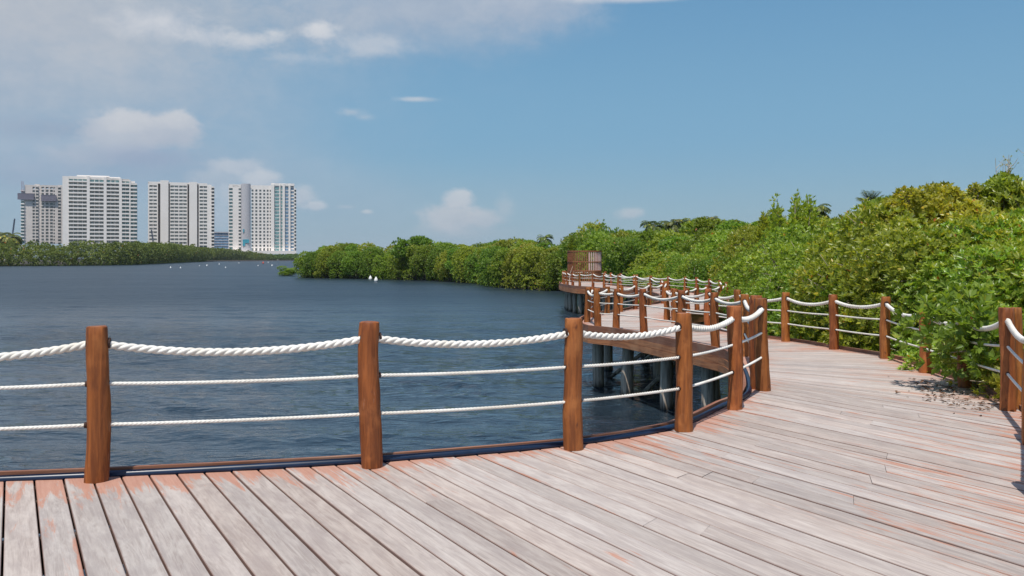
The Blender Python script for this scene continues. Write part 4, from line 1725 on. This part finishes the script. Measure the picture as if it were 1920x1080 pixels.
T.solid(108.5, 118.4, 346, 348.8, .8, 12)
T.finish([M_GL, M_GLT, M_GLB], M_CONC)
for a, b, c, e in ((33.5, 64, 364, 375), (77.2, 106, 366, 377)):
    mb = MB()
    T.solid(a, b, c, e, -1.9, -.3, mb)
    T.solid(a, b, c - .6, c, -2.0, -.2, mb)
    mb.build('scaffold_platform', M_NET, T.root)
mb = MB()
for xx in (41, 44):
    T.solid(xx - .35, xx + .35, 341, 364, -1.6, -1.0, mb)
for k in range(8):
    T.solid(41, 44, 342 + k * 2.8, 342.6 + k * 2.8, -1.55, -1.05, mb)
mb.build('hoist_mast', plain('mast_paint', (.30, .22, .28), .6), T.root)

# 2: broad balcony tower
T = Tower('balcony_tower', 780, 189, 'broad white tower with long balconies, widest and tallest on the skyline')
Y0, Y1, PT = 341.5, 463.5, 7.1
T.solid(118, 129.5, 332, Y1, -.5, 20)
T.windows(129.5, 163, Y0, Y1, PT, .5, 0, 1.2, 4, balcony=True)
T.solid(163, 168.6, 331, Y1, -1.6, 14)
T.windows(168.6, 194.4, Y0 + 1.5, Y1, PT, .5, 0, 1.2, 3, balcony=True)
T.solid(194.4, 200, 332, Y1, -1.6, 14)
T.windows(200, 223.6, Y0 + 1.5, Y1, PT, .5, 0, 1.2, 3, balcony=True)
T.solid(223.6, 229, 334, Y1, -1.6, 14)
T.windows(229, 243, Y0 + 2, Y1, PT, .5, 1, 1.2, 2, balcony=True)
T.solid(243, 245.4, 336, Y1, -1.6, 14)
T.windows(245.4, 258, Y0 + 2.5, Y1, PT, .5, 1, 1.2, 2, balcony=True)
T.solid(129.5, 163, 331.4, 334.4); T.solid(168.6, 194.4, 331.8, 335); T.solid(200, 223.6, 332.6, 336); T.solid(229, 243, 335, 338.5); T.solid(245.4, 254, 338, 341.5)
for a, b, n in ((129.5, 163, 4), (168.6, 194.4, 3), (200, 223.6, 3), (229, 243, 2)):
    T.windows(a, b, 334.5, 343, 8.5 if a > 163 else 7.5, .72, 1, .8, n)
T.solid(144, 205, 329, 331.4, 2, 12)
T.solid(205, 226, 331, 333.2, 2, 12)
T.finish([M_GL, M_GLT, M_GLB])

# 3: beige tower with two broad fins
T = Tower('finned_tower', 850, 340, 'beige tower with two broad plain fins and dark slots, second from right on the skyline')
Y0, Y1, PT = 345.0, 466, 6.6
T.solid(278, 280.4, 343, Y1, 0, 18)
T.windows(280.4, 294.4, Y0, Y1, PT, .5, 0, 1.0, 2)
T.solid(294.4, 296.4, 343, Y1)
T.solid(301, 316, 339, Y1, -1.4, 14)
T.windows(319.4, 334.4, Y0, Y1, PT, .55, 0, 1.0, 2)
T.solid(318.6, 319.4, 344, Y1); T.solid(334.4, 336, 344, Y1); T.solid(350.2, 351.4, 344, Y1)
T.windows(336, 350.2, Y0, Y1, PT, .55, 0, 1.0, 2)
T.solid(354.8, 369.8, 341, Y1, -1.4, 14)
T.windows(374.4, 388.6, Y0, Y1, PT, .55, 0, 1.0, 2)
T.solid(372.8, 374.4, 344, Y1); T.solid(388.6, 397, 345, Y1, 0, 18)
T.windows(397, 402.5, 350, Y1, PT, .5, 0, 3.4, 1, balcony=True)
T.solid(278, 301, 341.6, 345.1, 0, 14.2); T.solid(316, 355, 342.2, 345.1, 0, 14.2); T.solid(369.8, 389, 342.6, 345.1, 0, 14.2)
T.finish([M_GL, M_GLT, M_GLB])
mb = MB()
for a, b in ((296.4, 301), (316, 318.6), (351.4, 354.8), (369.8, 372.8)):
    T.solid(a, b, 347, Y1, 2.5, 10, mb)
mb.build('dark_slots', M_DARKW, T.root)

# 4: white tower, two joined blocks
T = Tower('white_tower', 930, 492, 'white two-block tower with teal patch on its blank wall, rightmost on the skyline')
Y0, Y1, PT = 351.0, 470, 6.45
T.windows(430, 436.6, Y0, Y1, PT, .6, 1, 1.0)
T.solid(436.6, 447.6, 348, Y1)
T.windows(447.6, 451.8, Y0, Y1, PT, .55, 0, 1.0)
T.solid(429, 430, 349, Y1)
T.solid(430, 451.8, 346.5, 351.1, 0, 14.2)
for a, b in ((471.5, 475.3), (478.7, 482.6), (486.2, 490.1), (493.6, 497.2), (500.4, 503.6), (505.8, 507.8)):
    T.windows(a, b, Y0 + 2, Y1, PT, .6, 0, 1.0)
for a, b in ((475.3, 478.7), (482.6, 486.2), (490.1, 493.6), (497.2, 500.4), (503.6, 505.8)):
    T.solid(a, b, 350, Y1)
T.solid(470, 508, 347.6, 350.2, 0, 14)
T.solid(470, 508, 350.2, 353, 0.02, 14)
T.solid(507.8, 514.4, 345, Y1 + 2, -1.5, 14)
T.windows(514.4, 523.8, Y0 - 3, Y1, PT, .62, 1, -.3, 1, balcony=False)
T.solid(523.8, 526, 345, Y1 + 2, -1.5, 14)
T.windows(526, 529.8, Y0 - 3, Y1, PT, .6, 1, -.3)
T.solid(529.8, 534.4, 344, Y1 + 2, -1.5, 14)
T.windows(534.4, 541.2, Y0 - 3, Y1, PT, .62, 2, -.3)
T.solid(541.2, 545, 345, Y1 + 2, -1.5, 14)
T.windows(545, 551.4, Y0 - 2, Y1, PT, .62, 2, .2)
T.solid(551.4, 552.4, 346, Y1 + 2, -1, 14)
T.windows(552.4, 556, Y0 + 3, Y1, PT, .5, 0, 2.4, balcony=True)
T.solid(508, 552.4, 343.4, 347.9, -1.0, 14.3)
T.finish([M_GL, M_GLT, M_GLB])
mb = MB()
cx, rr_ = T.x(461), 8.9 * T.m
rings = [[(cx + rr_ * math.cos(a), 1.0 + 3.2 * -math.sin(a), z) for a in np.linspace(0, math.pi, 15)] for z in (0, T.z(345))]
mb.quad_strip(rings, False, False)
mb.f.append(tuple(range(15, 30))); mb.mi.append(0)
mb.build('curved_wall', M_WALLG, T.root)
mb = MB()
T.solid(455.5, 467.3, 449, 455.5, -2.6, -2.2, mb); T.solid(455.5, 460, 455.5, 461, -2.6, -2.2, mb); T.solid(456, 458.5, 430, 436, -2.5, -2.2, mb)
mb.build('cladding_patch', M_TEAL, T.root)
mb = MB()
T.solid(430, 556, 470, 476, -6, 12, mb)
mb.build('podium', M_WALL, T.root)

# 5: low blue glass building
T = Tower('glass_building', 1150, 417, 'low blue glass office building half hidden between the two right towers')
T.solid(402, 432, 434.5, 436.5, -1, 20)
for i in range(6):
    ya = 436.5 + i * 5
    T.solid(402, 432, ya + 3.8, ya + 5, 0, 20)
    T.panes.append((T.x(402), T.x(432), .4, T.z(ya + 3.8), T.z(ya), 2))
T.dark.box(T.x(402), T.x(432), 2, 18, 0, T.z(436.6))
T.finish([M_GL, M_GLT, M_GLB], M_WALLG)
# low white houses on the left shore
for px, py, w, lab in ((8, 459, 9, 'low white house at the far left behind the palms'), (330, 463, 5, 'tiny white roof in front of the finned tower base')):
    T = Tower('low_house', 700, px, lab)
    T.root['category'] = 'house'
    T.solid(px - w, px + w, py, 470, 0, 8)
    T.windows(px - w, px + w, py + 1.5, py + 5, 3.5, .5, 0, .5, 3)
    mb = MB(); T.solid(px - w - 1, px + w + 1, py - .8, py, -1, 9, mb); mb.build('roof', M_WALL, T.root)
    T.wall.box(T.x(px - w), T.x(px + w), .1, 7.9, 0, T.z(py) * .5)
    T.finish([M_GL, M_GLT, M_GLB])

# cranes
def crane(px0, py0, px1, py1, d, label):
    m = d / F
    root = empty('crawler_crane', ((px0 - 960) * m, d, GZ))
    tag(root, label, 'crane')
    z0 = CAM_H + (HZ - py0) * m - GZ
    z1 = CAM_H + (HZ - py1) * m - GZ
    dx = (px1 - px0) * m
    mb = MB()
    w = .55
    for a, b in ((-w, -w), (w, -w), (w, w), (-w, w)):
        mb.tube([(a, b, 2.0), (dx + a * .5, b * .5, z1)], .16, 4)
    N = 16
    for k in range(N):
        s, e = k / N, (k + 1) / N
        mb.tube([(dx * s - w, -w, 2 + (z1 - 2) * s), (dx * e + w * .8, -w * .8, 2 + (z1 - 2) * e)], .09, 4)
    mb.build('boom', plain('crane_paint', (.07, .09, .14), .6), root)
    mb = MB()
    mb.box(-2.4, 2.0, -1.6, 1.6, .9, 3.0)
    mb.build('cab', plain('cab_paint', (.45, .30, .06), .6), root)
    mb = MB()
    mb.box(-2.8, 2.8, -2.2, -1.3, -.1, .9); mb.box(-2.8, 2.8, 1.3, 2.2, -.1, .9)
    mb.build('tracks', M_NET, root)


crane(18, 434, 27.5, 410, 760, 'dark crane boom rising from behind the palms at the far left')
crane(292, 466, 284, 431, 760, 'thin dark crane boom in front of the left side of the finned tower')

# ------------------------------------------------------------------ floats and channel marker
M_WHITE = plain('white_float', (.82, .82, .80), .5, .05)
M_RED = plain('red_marker', (.55, .10, .07), .5, .08)


def float_(px, py, size, label, cat='buoy', group=None, big=False, m=M_WHITE):
    X, d = GW(px, py)
    s = size * d / F
    root = empty('mooring_buoy' if m is M_WHITE else 'channel_marker', (X, d, WZ))
    tag(root, label, cat, group)
    mb = MB()
    mb.lathe([(.05 * s, -.12 * s), (.36 * s, 0), (.42 * s, .22 * s), (.36 * s, .5 * s), (.2 * s, .78 * s), (.1 * s, .92 * s), (.02 * s, .95 * s)], 14)
    mb.build('float', m, root, smooth=True)
    mb = MB()
    for k in range(10):
        a0, a1 = math.pi * k / 10, math.pi * (k + 1) / 10
        mb.tube([(.1 * s * math.cos(a0), 0, .93 * s + .12 * s * math.sin(a0)), (.1 * s * math.cos(a1), 0, .93 * s + .12 * s * math.sin(a1))], .025 * s, 5)
    mb.build('ring', m, root)
    return root


float_(694.5, 524.6, 8, 'white mooring buoy before the mangroves, left one of the close pair')
float_(705, 528, 9, 'white mooring buoy before the mangroves, right one of the close pair')
for i, (px, py, sz) in enumerate([(320, 503, 3.4), (338.5, 503.4, 3.2), (388, 499, 3.2), (411, 496.3, 2.4), (423, 502.5, 2.6), (374, 499, 2.0), (448, 494, 2.0), (510, 499, 3.2), (484, 499, 2.2), (503, 493, 2.0), (521, 488.3, 1.6)]):
    float_(px, py, sz, f'tiny white float far out on the left water, {ordinal(i + 1)} of a scattered line', 'buoy', 'tiny white floats on the far water')
float_(493.5, 494.5, 4.2, 'small red channel buoy on the far water', 'buoy', m=M_RED)
r_ = float_(496, 487.6, 5, 'red channel marker close to the distant bank', 'buoy', m=M_RED)

# ------------------------------------------------------------------ thin sea air
mb = MB()
mb.box(-14600, 14600, -14600, 14600, WZ - 1.5, 150)
M_AIR = bpy.data.materials.new('thin_haze')
M_AIR.use_nodes = True
nt = M_AIR.node_tree
nt.nodes.clear()
pv = nt.nodes.new('ShaderNodeVolumePrincipled')
pv.inputs['Color'].default_value = (.80, .88, .96, 1)
pv.inputs['Density'].default_value = .00008
om = nt.nodes.new('ShaderNodeOutputMaterial')
nt.links.new(pv.outputs[0], om.inputs['Volume'])
tag(mb.build('haze', M_AIR), 'thin pale sea haze over the lagoon', 'haze', kind='stuff')
